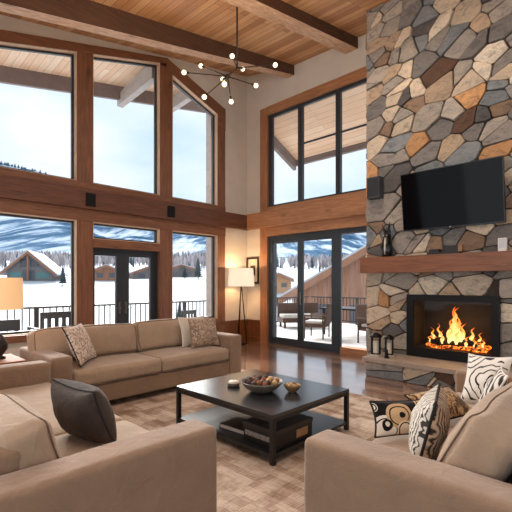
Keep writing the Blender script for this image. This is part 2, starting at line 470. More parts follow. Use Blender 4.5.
# upper window (three lights)
root = empty('window_7', (0, 0, 0), label='tall three part window above the sliding doors beside the stone chimney', cat='window', kind='structure')
b = bmesh.new(); ya, yb = RY+.02, RY+.08
box(b, -6.36, -6.24, ya, yb, 3.15, 5.29); box(b, -3.34, -3.2, ya, yb, 3.15, 5.29); box(b, -6.24, -3.34, ya, yb, 3.15, 3.2); box(b, -6.24, -3.34, ya, yb, 5.22, 5.29)
obj('frame', b, SASH, root)
for x0, x1 in ((-5.51, -5.35), (-4.55, -4.40)):
    obj('mullion', bx(x0+.02, x1-.02, ya-.01, yb, 3.2, 5.22), SASH, root)
for x0, x1 in ((-5.35, -4.55), (-4.40, -3.34)):
    obj('muntin', bx(x0-.02, x1+.02, ya+.02, ya+.045, 4.40, 4.435), SASH, root)
for x0, x1 in ((-6.24, -5.49), (-5.37, -4.53), (-4.42, -3.34)):
    p = bmesh.new(); p.faces.new([p.verts.new((x, RY+.05, z)) for x, z in ((x0, 3.2), (x1, 3.2), (x1, 5.22), (x0, 5.22))]); obj('pane', p, GLASS, root)

# sliding doors + fixed light
DSASH = plain('blue_black_sash', srgb(52, 60, 66), .38, var=.1)
root = empty('door_2', (0, 0, 0), label='black framed sliding glass doors opening on the deck', cat='door', kind='structure')
b = bmesh.new(); box(b, -6.36, -6.25, RY+.02, RY+.18, 0, 2.48); box(b, -6.25, -3.2, RY+.02, RY+.18, 2.38, 2.48); box(b, -6.25, -4.40, RY+.02, RY+.18, 0, .05)
obj('door_frame', b, DSASH, root)
for k, (x0, x1, g0, g1, yo) in enumerate(((-6.25, -5.42, -6.24, -5.53, .045), (-5.44, -4.40, -5.34, -4.62, .0))):
    b = bmesh.new()
    ya, yb = RY+yo, RY+yo+.04
    box(b, x0, g0, ya, yb, .05, 2.38); box(b, g1, x1, ya, yb, .05, 2.38); box(b, g0, g1, ya, yb, .05, .16); box(b, g0, g1, ya, yb, 2.30, 2.38)
    leaf = obj('door_panel', b, DSASH, root)
    p = bmesh.new(); p.faces.new([p.verts.new((x, ya+.02, z)) for x, z in ((g0, .16), (g1, .16), (g1, 2.3), (g0, 2.3))]); obj('pane', p, GLASS, leaf)
    if k == 1:
        h = bmesh.new(); sweep(h, [(-5.38, ya, 1.2), (-5.38, ya-.05, 1.2), (-5.38, ya-.05, .94), (-5.38, ya, .94)], .011, 8)
        obj('handle', h, bpy.data.materials['brushed_nickel'], leaf, label='pale metal pull handle')
p = bmesh.new(); p.faces.new([p.verts.new((x, RY+.12, z)) for x, z in ((-4.40, .13), (-3.3, .13), (-3.3, 2.38), (-4.40, 2.38))]); obj('fixed_pane', p, GLASS, root)

# rear and near walls (behind the camera) with big openings
bm = bmesh.new()
for y0, y1, z0, z1 in ((-3.2, 7.14, 0, .5), (-3.2, 7.14, 3.6, 4.6), (-3.2, -2.2, .5, 3.6), (1.0, 1.4, .5, 3.6), (4.4, 7.14, .5, 3.6)):
    box(bm, 3.6, 3.8, y0, y1, z0, z1)
prism(bm, [(-3.2, 4.6), (7.14, 4.6), (7.14, 6.1), (-3.2, 4.6-.4)], 0, 3.6, 3.8)
obj('wall_rear', bm, PLASTER, label='cream wall with wide window openings on the far right side of the room', cat='wall', **S)
bm = bmesh.new()
for x0, x1, z0, z1 in ((-7.26, 3.8, 0, .4), (-7.26, 3.8, 3.4, 4.75), (-7.26, -6.2, .4, 3.4), (-3.2, -2.8, .4, 3.4), (.2, .6, .4, 3.4), (3.0, 3.8, .4, 3.4)):
    box(bm, x0, x1, -3.4, -3.2, z0, z1)
obj('wall_near', bm, PLASTER, label='cream wall with wide window openings behind the viewpoint', cat='wall', **S)

# ------------------------------------------------------------------ stone chimney
PAL = [((150, 143, 135), 7), ((124, 120, 116), 4.5), ((168, 159, 148), 5), ((204, 188, 166), 5), ((178, 156, 132), 4), ((196, 150, 106), 1.5), ((96, 72, 58), 1.2),
       ((128, 132, 134), 4.5), ((146, 122, 102), 3.5), ((98, 95, 94), 1.6), ((218, 206, 186), 2.4)]
def pick():
    t = random.uniform(0, sum(w for _, w in PAL))
    for c, w in PAL:
        t -= w
        if t <= 0: break
    k = random.uniform(1.0, 1.36)
    return tuple(min(1, v*k) for v in srgb(*c)[:3])

def clip(poly, px, py, nx, ny):
    out = []; n = len(poly)
    for i in range(n):
        a, b = poly[i], poly[(i+1) % n]
        da, db = (a[0]-px)*nx+(a[1]-py)*ny, (b[0]-px)*nx+(b[1]-py)*ny
        if da <= 0: out.append(a)
        if (da < 0 < db) or (db < 0 < da):
            t = da/(da-db); out.append((a[0]+(b[0]-a[0])*t, a[1]+(b[1]-a[1])*t))
    return out

def stones(bm, lay, x0, x1, z0, z1, size, mapf, hole=None, aniso=1.0, top=None):
    """irregular fitted stones over a rectangle; mapf(u,v,h) -> 3D point"""
    W, Hh = x1-x0, z1-z0
    n = int(W*Hh/(size*size))
    a_ = R(24); ce, se = math.cos(a_), math.sin(a_); k1, k2 = 1/1.5, 1.5**.8
    m00 = k1*ce*ce + k2*se*se; m11 = k1*se*se + k2*ce*ce; m01 = (k1-k2)*ce*se
    md = lambda x, z: m00*x*x + 2*m01*x*z + m11*z*z
    seeds = []; tries = 0
    while len(seeds) < n and tries < n*60:
        tries += 1
        p = (random.uniform(x0, x1), random.uniform(z0, z1), random.choice((0, 0, .03, .07, .12))*size*4)
        if hole and hole[0] < p[0] < hole[1] and hole[2] < p[1] < hole[3]: continue
        if all(md(p[0]-q[0], p[1]-q[1]) > (size*.42)**2 for q in seeds): seeds.append(p)
    for i, (sx, sz, w) in enumerate(seeds):
        poly = [(x0, z0), (x1, z0), (x1, z1), (x0, z1)]
        near = sorted((md(q[0]-sx, q[1]-sz), j) for j, q in enumerate(seeds) if j != i)[:26]
        for d2, j in near:
            q = seeds[j]; dx, dz = q[0]-sx, q[1]-sz
            t = .5 + (w*w-q[2]**2)/(2*d2) if d2 > 0 else .5
            t = max(.3, min(.7, t))
            nx, nz = m00*dx + m01*dz, m01*dx + m11*dz
            poly = clip(poly, sx+dx*t, sz+dz*t, nx, nz)
            if len(poly) < 3: break
        if hole and len(poly) >= 3:
            hx0, hx1, hz0, hz1 = hole
            opts = [(hx0-sx, (hx0, 0, 1, 0)), (sx-hx1, (hx1, 0, -1, 0)), (hz0-sz, (0, hz0, 0, 1)), (sz-hz1, (0, hz1, 0, -1))]
            inside_any = any(hx0 < p[0] < hx1 and hz0 < p[1] < hz1 for p in poly) or True
            best = max(opts)
            ov = not (min(p[0] for p in poly) > hx1 or max(p[0] for p in poly) < hx0 or min(p[1] for p in poly) > hz1 or max(p[1] for p in poly) < hz0)
            if ov: poly = clip(poly, *best[1])
        if len(poly) < 3: continue
        # drop tiny edges, inset, soften corners
        pp = []
        for p in poly:
            if not pp or math.hypot(p[0]-pp[-1][0], p[1]-pp[-1][1]) > .02: pp.append(p)
        if len(pp) > 2 and math.hypot(pp[0][0]-pp[-1][0], pp[0][1]-pp[-1][1]) < .02: pp.pop()
        if len(pp) < 3: continue
        cx = sum(p[0] for p in pp)/len(pp); cz = sum(p[1] for p in pp)/len(pp)
        def shrink(P, w):
            try: Q = inset(P, w)
            except Exception: Q = P
            return Q
        g = random.uniform(.003, .007)
        out = shrink(pp, g)
        soft = []
        m = len(out)
        for a in range(m):
            p, q = out[a], out[(a+1) % m]
            L = math.hypot(q[0]-p[0], q[1]-p[1])
            e = random.uniform(.05, .13)
            soft.append((p[0]+(q[0]-p[0])*e, p[1]+(q[1]-p[1])*e))
            if L > .12:
                mx = .5; jx = random.uniform(-.006, .006)
                soft.append((p[0]+(q[0]-p[0])*mx + jx, p[1]+(q[1]-p[1])*mx + jx))
            soft.append((q[0]+(p[0]-q[0])*e, q[1]+(p[1]-q[1])*e))
        h = random.uniform(.03, .075)
        tx, tz = random.uniform(-.10, .10), random.uniform(-.10, .10)
        c = pick()
        k = len(soft)
        def lev(scale, hh, tilt):
            o = []
            for p in soft:
                x, z = cx+(p[0]-cx)*scale, cz+(p[1]-cz)*scale
                o.append(bm.verts.new(mapf(x, z, max(.004, min(.078, hh + tilt*(tx*(x-cx)+tz*(z-cz)))))))
            return o
        r0, r1, r2 = lev(1, 0, 0), lev(.985, h*.8, .8), lev(.94, h, 1)
        ctr = bm.verts.new(mapf(cx + random.uniform(-.02, .02), cz + random.uniform(-.02, .02), min(.08, h + random.uniform(.0, .014))))
        fs = []
        for a in range(k):
            b_ = (a+1) % k
            fs.append(bm.faces.new([r0[a], r0[b_], r1[b_], r1[a]]))
            fs.append(bm.faces.new([r1[a], r1[b_], r2[b_], r2[a]]))
            fs.append(bm.faces.new([r2[a], r2[b_], ctr]))
        for f in fs:
            for l in f.loops: l[lay] = (*c, 1)

t = NT('field_stone')
at = t.n('ShaderNodeVertexColor'); at.layer_name = 'Col'
v = t.coord()
n1 = t.noise(t.coord(scale=(1, 1, 1.7), rot=(0, .6, 0)), 7, 9, .7, .9); n2 = t.noise(v, 48, 6, .65)
sh = t.ramp(n1, [(.30, (.42, .40, .39, 1)), (.47, (.95, .95, .95, 1)), (.66, (1.18, 1.10, 1.0, 1))])
c = t.mix(1, at.outputs['Color'], sh, 'MULTIPLY')
c = t.mix(t.math('MULTIPLY', t.ramp(n2, [(.45, (0, 0, 0, 1)), (.7, (1, 1, 1, 1))]), .22), c, (.05, .045, .04, 1))
t.base(c); t.set(Roughness=.8); t.b.inputs['Specular IOR Level'].default_value = .3
t.bump(t.math('MULTIPLY_ADD', n2, .35, n1), .8, .04)
STONE = t.m
MORTAR = plain('dark_mortar', srgb(74, 64, 55), .95, var=.2, scale=20, bump=.3)

CX0, CX1, CY = -3.40, -.2, 6.22
FX0, FX1, FZ0, FZ1 = -2.64, -1.47, .30, 1.19       # firebox opening
root = empty('wall_chimney', (0, 0, 0), label='tall chimney breast faced with mixed grey, tan and rust field stones', cat='stone chimney', kind='structure')
bm = bmesh.new()
ct = lambda x: ceil_z(x, CY) + .1
prism(bm, [(CX0, 0), (FX0, 0), (FX0, ct(FX0)), (CX0, ct(CX0))], 1, CY, RY)
prism(bm, [(FX1, 0), (CX1, 0), (CX1, ct(CX1)), (FX1, ct(FX1))], 1, CY, RY)
prism(bm, [(FX0, FZ1), (FX1, FZ1), (FX1, ct(FX1)), (FX0, ct(FX0))], 1, CY, RY)
box(bm, FX0, FX1, CY, RY, 0, FZ0)
obj('core', bm, MORTAR, root)
bm = bmesh.new(); lay = bm.loops.layers.float_color.new('Col')
random.seed(21)
stones(bm, lay, CX0-.02, CX1, 0.0, 6.3, .27, lambda u, v, h: (u, CY-h, v), hole=(FX0-.02, FX1+.02, FZ0, FZ1+.02))
stones(bm, lay, CY-.03, RY, 0.0, 6.2, .25, lambda u, v, h: (CX0-h*.6, u, v))
obj('stone_veneer', bm, STONE, root)

# hearth
root = empty('hearth', (-1.7, 5.55, 0), label='raised stone hearth with a pale slab top below the fireplace', cat='hearth', kind='structure')
HX0, HX1, HY0, HY1, HZ = -3.12, -.2, 5.50, 6.14, .285
bm = bmesh.new(); box(bm, HX0+.05+1.7, HX1+1.7, HY0+.06-5.55, HY1-5.55, 0, HZ-.06); obj('core', bm, MORTAR, root)
bm = bmesh.new(); lay = bm.loops.layers.float_color.new('Col')
stones(bm, lay, HX0+.04, HX1, 0.0, HZ-.06, .17, lambda u, v, h: (u+1.7, HY0+.06-h*.7-5.55, v))
stones(bm, lay, HY0+.06, HY1, 0.0, HZ-.06, .17, lambda u, v, h: (HX0+.05-h*.7+1.7, u-5.55, v))
obj('stone_face', bm, STONE, root)
SLAB = plain('hearth_slab', srgb(168, 152, 138), .6, var=.15, scale=9, bump=.2, bscale=25)
obj('slab', bx(HX0+1.7, HX1+1.7, HY0-5.55, HY1-5.55, HZ-.06, HZ), SLAB, root, bevel=.012)

# mantel
root = obj('mantel_shelf', bx(-3.40, -.3, 5.93, 6.135, 1.56, 1.81), MANTEL, label='thick rustic brown wooden mantel beam across the stone chimney', cat='mantel', bevel=.014)

# fireplace insert
FR = plain('black_fireplace_metal', srgb(22, 22, 23), .5, .5)
fx, fy = -2.06, 6.10
root = empty('fireplace', (fx, fy, HZ), label='black framed fireplace insert with burning logs in the stone chimney', cat='fireplace')
L0, L1 = -2.69-fx, -1.43-fx; Z0, Z1 = .004, 1.225-HZ
b = bmesh.new(); w = .13
yf0, yf1 = -.01, .035
box(b, L0, L0+w*.8, yf0, yf1, Z0, Z1); box(b, L1-w*.7, L1, yf0, yf1, Z0, Z1); box(b, L0+w*.8, L1-w*.7, yf0, yf1, Z1-.09, Z1); box(b, L0+w*.8, L1-w*.7, yf0, yf1, Z0, Z0+.14)
obj('surround', b, FR, root, bevel=.006)
b = bmesh.new(); i0, i1 = L0+w*.8, L1-w*.7
b2 = bmesh.new(); zz0, zz1 = Z0+.14, Z1-.09
for (a0, a1, c0, c1, d0, d1) in ((i0-.02, i0, .036, .46, zz0, zz1), (i1, i1+.02, .036, .46, zz0, zz1), (i0, i1, .44, .46, zz0, zz1), (i0, i1, .036, .46, zz1, zz1+.02), (i0, i1, .036, .46, zz0-.02, zz0)):
    box(b2, a0, a1, c0, c1, d0, d1)
obj('firebox', b2, plain('soot_firebox', srgb(30, 24, 21), .8, var=.4, scale=6), root)
b.free()
p = bmesh.new(); p.faces.new([p.verts.new((x, .02, z)) for x, z in ((i0, zz0), (i1, zz0), (i1, zz1), (i0, zz1))]); obj('glass_front', p, glass_mat('fire_glass', refl=.03), root)
# grate bar + ember bed
t = NT('embers'); v = t.coord(); nn = t.noise(v, 26, 4, .6)
t.base((.02, .012, .01, 1)); cc = t.ramp(nn, [(.45, (0, 0, 0, 1)), (.58, (1, .16, .01, 1)), (.7, (1, .55, .1, 1))])
t.link(cc, t.b.inputs['Emission Color']); t.b.inputs['Emission Strength'].default_value = 1.6
EMB = t.m
b = soft_box(i0+.14, i1-.10, .10, .40, zz0+.001, zz0+.06, .03, n=10, lump=.03)
obj('ember_bed', b, EMB, root, smooth=True)
LOG = plain('charred_log', srgb(46, 28, 20), .9, var=.5, scale=18, bump=.6, bscale=30)
def log(p, q, r):
    b = bmesh.new(); P, Q = Vector(p), Vector(q)
    pts = [P.lerp(Q, i/6) + Vector((0, 0, .008*math.sin(i*1.9))) for i in range(7)]
    sweep(b, pts, [r*(1+.12*math.sin(i*2.3)) for i in range(7)], 10)
    obj('log', b, EMB if r < .03 else LOG, root, smooth=True)
log((-.32, .16, zz0+.08), (.30, .20, zz0+.08), .045); log((-.36, .32, zz0+.09), (.28, .30, zz0+.09), .05)
log((-.24, .12, zz0+.11), (.10, .34, zz0+.16), .038); log((.26, .12, zz0+.11), (-.05, .33, zz0+.17), .038); log((-.3, .24, zz0+.12), (.34, .22, zz0+.12), .028)
t = NT('flame'); t.N.remove(t.b)
g = t.n('ShaderNodeTexCoord'); sp = t.n('ShaderNodeSeparateXYZ'); t.link(g.outputs['Generated'], sp.inputs[0])
nz = t.noise(g.outputs['Object'], 16, 3, .6, 1.0)
fz = t.math('ADD', sp.outputs['Z'], t.math('MULTIPLY_ADD', nz, .5, -.25))
cc = t.ramp(fz, [(.0, (1, .70, .28, 1)), (.3, (1, .62, .20, 1)), (.62, (1, .32, .05, 1)), (1, (.9, .10, .01, 1))])
em = t.n('ShaderNodeEmission'); t.link(cc, em.inputs[0]); em.inputs[1].default_value = 1.25
tr = t.n('ShaderNodeBsdfTransparent'); mx = t.n('ShaderNodeMixShader')
t.link(t.ramp(fz, [(.2, (.1, .1, .1, 1)), (.95, (.55, .55, .55, 1))]), mx.inputs[0])
t.link(em.outputs[0], mx.inputs[1]); t.link(tr.outputs[0], mx.inputs[2]); t.link(mx.outputs[0], t.out.inputs[0])
FLAME = t.m
def flame(x, y, z, h, r, lean, seed):
    b = bmesh.new(); n = 12; rn = random.Random(seed)
    ph, ph2 = rn.uniform(0, 6), rn.uniform(0, 6)
    pts = [(x + lean*(i/n)**1.3 + .028*math.sin(ph+i*1.0)*(i/n), y + .015*math.sin(ph2+i*.8)*(i/n), z + h*i/n) for i in range(n+1)]
    prof = [(.55+1.6*s if s < .28 else 1.0*(1-(s-.28)/.72)**.95) * (1+.18*math.sin(s*15+ph)) for s in (i/n for i in range(n+1))]
    sweep(b, pts, [max(.001, r*p) for p in prof], 9)
    obj('flame', b, FLAME, root, smooth=True)
rf = random.Random(11)
FL = [(-.02, .22, zz0+.09, .54, .05, .02, 1), (.05, .24, zz0+.10, .42, .045, -.02, 2), (-.09, .23, zz0+.10, .36, .042, .06, 3), (.12, .2, zz0+.10, .30, .038, -.03, 4), (-.03, .26, zz0+.34, .27, .026, .05, 13),
      (-.20, .22, zz0+.11, .25, .024, -.05, 5), (-.31, .24, zz0+.10, .19, .02, -.03, 6), (.22, .22, zz0+.10, .24, .026, .03, 7), (.32, .22, zz0+.08, .19, .02, .03, 8),
      (-.15, .14, zz0+.07, .20, .026, -.02, 9), (.05, .13, zz0+.08, .20, .032, .01, 10), (.18, .13, zz0+.06, .16, .024, .02, 11), (-.27, .17, zz0+.07, .13, .018, -.06, 12), (.37, .2, zz0+.06, .12, .016, .03, 14), (-.06, .15, zz0+.08, .26, .03, .03, 15), (.10, .16, zz0+.12, .28, .026, .05, 16), (-.35, .2, zz0+.07, .10, .014, -.02, 17), (.27, .16, zz0+.06, .13, .018, .03, 18)]
for a in FL:
    flame(*a)
fl = bpy.data.lights.new('fire_glow', 'POINT'); fl.energy = 7; fl.color = (1, .45, .12); fl.shadow_soft_size = .12
o = bpy.data.objects.new('fire_glow', fl); COL.objects.link(o); o.location = (-2.06, 6.28, .78)

# ------------------------------------------------------------------ tv
TVB = plain('tv_bezel', srgb(14, 14, 15), .35)
t = NT('tv_screen'); t.base((.002, .002, .003, 1)); t.set(Roughness=.06); t.b.inputs['Specular IOR Level'].default_value = .09; SCR = t.m
root = empty('television', (-2.04, 6.06, 2.19), rot=(R(7.5), 0, 0), label='large black flat television tilted forward on the stone chimney', cat='television')
hw, hh = .685, .86
obj('casing', bx(-hw, hw, .0, .05, 0, hh), TVB, root, bevel=.004)
obj('screen', bx(-hw+.012, hw-.012, -.003, -.0005, .022, hh-.012), SCR, root)
b = bmesh.new(); ball(b, (0, -.003, .011), .008, 8, (1, .3, 1)); obj('logo', b, emit('logo_grey', srgb(190, 190, 195), .1), root, label='tiny pale maker mark on the lower bezel')
obj('wall_mount', bx(-.2, .2, .052, .075, .25, .6), STEEL, root)

# ------------------------------------------------------------------ wall speaker, mantel objects
root = empty('wall_speaker', (-3.20, 6.135, 2.77), label='small dark grey speaker box mounted at the chimney edge left of the television', cat='speaker')
obj('cabinet', bx(-.11, .11, -.14, 0, 0, .34), plain('speaker_grey', srgb(58, 62, 66), .6), root, bevel=.012)
obj('grille', bx(-.095, .095, -.147, -.141, .03, .31), plain('speaker_grille', srgb(42, 45, 48), .8), root)
b = bmesh.new(); ball(b, (0, -.148, .2), .012, 8, (1, .3, 1)); obj('badge', b, plain('badge_dark', srgb(20, 20, 20), .3), root)

root = empty('sculptural_vase', (-2.98, 6.03, 1.811), label='glossy black vase with pointed black leaves on the left of the mantel', cat='vase'); root.scale = (1.05, 1.05, 1.22)
BG = plain('black_gloss', srgb(16, 16, 18), .18)
b = bmesh.new(); lathe(b, [(.06, 0), (.082, .03), (.088, .10), (.078, .18), (.06, .25), (.05, .30), (.044, .30), (.05, .24)], 20, cap=False); obj('body', b, BG, root, smooth=True)
for k, (dx, dy, h) in enumerate(((-.075, 0, .43), (.045, .01, .46), (-.02, .02, .39), (.075, -.01, .36))):
    b = bmesh.new(); sweep(b, [(0, 0, .2), (dx*.25, dy, .28), (dx*.6, dy, h-.07), (dx, dy, h)], [.006, .022, .018, .002], 6); obj('leaf', b, BG, root, smooth=True)
b = bmesh.new(); sweep(b, [(.01, -.088, .03), (.012, -.092, .10), (.01, -.083, .18), (.005, -.064, .25)], [.004, .012, .012, .004], 6); obj('glint', b, plain('vase_glint', srgb(225, 222, 215), .3), root, smooth=True, label='white stripe down the front, modelled as a reflection')  # white strip modelled as a reflection on the gloss

root = empty('media_box', (-2.10, 6.0, 1.811), label='low black media box on the mantel under the television', cat='media box')
obj('casing', bx(-.22, .22, -.06, .06, 0, .025), BLACKT, root, bevel=.004)
obj('deck', bx(.0, .2, -.045, .05, .0255, .115), plain('media_dark', srgb(34, 32, 31), .5), root, bevel=.005)
obj('end_cap', bx(.2005, .25, -.045, .05, .0255, .115), plain('media_brown', srgb(150, 112, 76), .5), root, label='brown end block')
obj('stub', bx(-.2, -.06, -.03, .05, .0255, .075), plain('media_dark2', srgb(28, 27, 27), .5), root)

root = empty('smart_display', (-1.385, 6.06, 1.811), label='small white upright device at the right of the mantel', cat='device')
obj('body', bx(-.05, .05, -.02, .03, .0, .18), plain('device_white', srgb(232, 228, 220), .5), root, bevel=.012)
obj('screen', bx(-.038, .038, -.023, -.0205, .05, .165), plain('device_screen', srgb(205, 210, 214), .3), root)

# hearth lanterns
WAX = plain('white_wax', srgb(232, 222, 206), .6, var=.04)
def lantern(x, y, h, w, lab):
    root = empty('candle_lantern', (x, y, HZ+.001), rz=R(20), label=lab, cat='lantern', group='lanterns on the hearth')
    b = bmesh.new(); lathe(b, [(w*.75, 0), (w*.78, .01), (w*.7, .03)], 20); obj('base', b, plain('lantern_base', srgb(196, 186, 170), .6) if 'lantern_base' not in bpy.data.materials else bpy.data.materials['lantern_base'], root, smooth=True, auto=40)
    b = bmesh.new()
    for sx in (-1, 1):
        for sy in (-1, 1): box(b, sx*w*.5-.008, sx*w*.5+.008, sy*w*.5-.008, sy*w*.5+.008, .03, h*.82)
    box(b, -w*.56, w*.56, -w*.56, w*.56, .03, .045)
    obj('frame', b, STEEL, root)
    b = bmesh.new(); lathe(b, [(w*.8, h*.80), (w*.78, h*.84), (w*.55, h*.93), (w*.2, h), (.002, h)], 16); obj('cap', b, STEEL, root, smooth=True, auto=40)
    b = bmesh.new(); lathe(b, [(w*.36, .046), (w*.36, h*.62), (w*.3, h*.64)], 16); obj('candle', b, WAX, root, smooth=True, auto=40)
lantern(-3.005, 5.72, .36, .115, 'taller black lantern with a white pillar candle at the left end of the hearth')
lantern(-2.84, 5.82, .33, .10, 'shorter black lantern with a white pillar candle, second on the hearth')
root = empty('metal_figurine', (-2.80, 5.66, HZ+.001), label='tiny dark metal figurine on the hearth beside the lanterns', cat='figurine')
b = bmesh.new(); lathe(b, [(.035, 0), (.036, .02), (.02, .03), (.028, .06), (.016, .09), (.02, .11), (.004, .13)], 14); obj('body', b, STEEL, root, smooth=True)
b = bmesh.new(); ball(b, (-.03, -.02, .04), .02, 10); obj('ornament', b, plain('pewter', srgb(150, 145, 140), .3, .8), root, smooth=True)

# ------------------------------------------------------------------ rug
t = NT('patchwork_rug'); v = t.coord()
def brick(sc, rot, w, h, off):
    br = t.n('ShaderNodeTexBrick'); br.offset = off
    for k, val in (('Scale', sc), ('Mortar Size', .0), ('Bias', 0), ('Brick Width', w), ('Row Height', h)): br.inputs[k].default_value = val
    br.inputs['Color1'].default_value = (0, 0, 0, 1); br.inputs['Color2'].default_value = (1, 1, 1, 1)
    t.link(t.coord(rot=(0, 0, rot)), br.inputs['Vector']); return br.outputs['Color']
b1 = brick(1, 0, .36, .075, .5); b2 = brick(1, R(90), .42, .12, .37)
st = t.math('MULTIPLY_ADD', b1, .5, t.math('MULTIPLY', b2, .5))
wv = t.noise(t.coord(scale=(10, 160, 1)), 1, 3, .6); wv2 = t.noise(t.coord(scale=(160, 10, 1)), 1, 3, .6)
fad = t.noise(v, 2.2, 6, .65)
f = t.math('ADD', t.math('MULTIPLY', st, .25), t.math('MULTIPLY_ADD', fad, .55, t.math('MULTIPLY_ADD', wv, .4, t.math('MULTIPLY_ADD', wv2, .4, -.32))))
c = t.ramp(f, [(.22, srgb(104, 80, 66)), (.40, srgb(150, 126, 108)), (.56, srgb(196, 178, 162)), (.78, srgb(220, 210, 200))])
t.base(c); t.set(Roughness=.95); t.b.inputs['Specular IOR Level'].default_value = .1
t.bump(t.math('ADD', wv, wv2), .4, .006)
obj('area_rug', bx(-4.7, -.75, .55, 4.5, .001, .014), t.m, label='faded patchwork rug in beige and rust under the sofas and coffee table', cat='rug')
RUGZ = .015

# ------------------------------------------------------------------ sofas
def seam_loop(pts, r=.006, closed=True):
    b = bmesh.new(); sweep(b, pts, r, 6, closed=closed); return b

def make_sofa(name, L, D, loc, rz, label, nback=2, split=0.0, lean=14, bh=.375, seed=0, cb=.09, th=.235, wide=0):
    """front faces local -y; origin at the centre of the footprint"""
    root = empty(name, loc, rz, label=label, cat='sofa')
    aw, ah = .215, .63
    y0, y1 = -D/2, D/2
    z0 = .05
    xi = L/2-aw
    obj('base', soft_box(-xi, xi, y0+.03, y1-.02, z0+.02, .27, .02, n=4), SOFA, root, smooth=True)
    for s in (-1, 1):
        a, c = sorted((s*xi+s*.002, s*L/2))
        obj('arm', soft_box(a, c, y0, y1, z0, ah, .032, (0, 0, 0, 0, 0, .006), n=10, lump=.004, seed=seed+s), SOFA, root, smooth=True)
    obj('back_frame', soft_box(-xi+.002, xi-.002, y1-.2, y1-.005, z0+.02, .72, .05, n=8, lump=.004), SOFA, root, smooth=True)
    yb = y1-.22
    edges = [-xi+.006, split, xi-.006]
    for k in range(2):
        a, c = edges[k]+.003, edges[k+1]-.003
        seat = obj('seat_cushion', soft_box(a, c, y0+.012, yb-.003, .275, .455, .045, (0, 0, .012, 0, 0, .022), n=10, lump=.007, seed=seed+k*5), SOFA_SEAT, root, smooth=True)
        pts = []
        zt = .44
        for (px, py) in ((a+.03, y0+.012), (c-.03, y0+.012)): pts.append((px, py-.004, zt))
        obj('piping', seam_loop([(a+.02+(c-a-.04)*i/12, y0+.006-.010*math.sin(PI*i/12), .300) for i in range(13)], .005, False), SEAM, seat, smooth=True)
    # back cushions lean on the back frame
    be = [-xi+.01 + (2*xi-.02)*i/nback for i in range(nback+1)]
    if nback == 2: be[1] = split
    if wide: be[0], be[-1] = -L/2+.02, L/2-.02
    for k in range(nback):
        a, c = be[k]+.004, be[k+1]-.004
        bm_ = soft_box(a, c, -th, 0, 0, bh, .055, (.012, .012, .055, .01, 0, .022), n=10, lump=.016, seed=seed+k*7+2)
        rot = Matrix.Rotation(R(-lean), 4, 'X')
        bmesh.ops.transform(bm_, matrix=Matrix.Translation((0, yb-cb, .462-th*math.sin(R(lean))*.75)) @ rot, verts=bm_.verts)
        bvh = BVHTree.FromBMesh(bm_)
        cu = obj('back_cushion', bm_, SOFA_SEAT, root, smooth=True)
        # welt seam around each end of the front panel
        q = []
        e = .055
        zz = [(a-.01, .05), (a-.01, bh-.05), (a+.05, bh+.03), (c-.05, bh+.03), (c+.01, bh-.05), (c+.01, .05), (c-.05, -.01), (a+.05, -.01)]
        M = Matrix.Translation((0, yb-cb, .462-th*math.sin(R(lean))*.75)) @ rot
        loop = []
        for i in range(len(zz)):
            p, n_ = zz[i], zz[(i+1) % len(zz)]
            ns = 16 if i in (2, 6) else 5
            for s_ in range(ns):
                u = s_/ns
                q_ = M @ Vector((p[0]+(n_[0]-p[0])*u, -th-.015, p[1]+(n_[1]-p[1])*u))
                loop.append(bvh.find_nearest(q_)[0])
        for _ in range(4): loop = [(loop[q-1] + loop[q]*2 + loop[(q+1) % len(loop)])/4 for q in range(len(loop))]
        loop = [bvh.find_nearest(p_)[0] for p_ in loop]
        obj('welt', seam_loop(loop, .005), SEAM, cu, smooth=True)
    for sx in (-1, 1):
        for sy in (-1, 1):
            cx, cy = sx*(L/2-.09), sy*(D/2-.09)
            obj('foot', bx(cx-.03, cx+.03, cy-.03, cy+.03, 0, .055), FOOT, root, bevel=.004)
    return root

BD = 1.06
back_sofa = make_sofa('sofa', 2.63, BD, (-4.28-BD/2, 2.79, RUGZ), R(90), 'long taupe two seat sofa under the left windows facing the fireplace', split=-.02, seed=1, wide=1, bh=.40, cb=.04)
LD = 1.05
left_sofa = make_sofa('sofa', 2.66, LD, (-2.965, 1.40-LD/2, RUGZ), R(180), 'taupe sofa at the lower left seen from behind its near arm, holding the charcoal pillow', nback=2, split=-.36, seed=4, lean=18, bh=.345, cb=-.035, th=.20)
RD = 1.06
right_sofa = make_sofa('sofa', 2.36, RD, (-1.215+RD/2, 2.75, RUGZ), R(-90), 'taupe sofa at the lower right holding several patterned pillows', split=.0, seed=9, lean=27, bh=.425, cb=.155, th=.21)

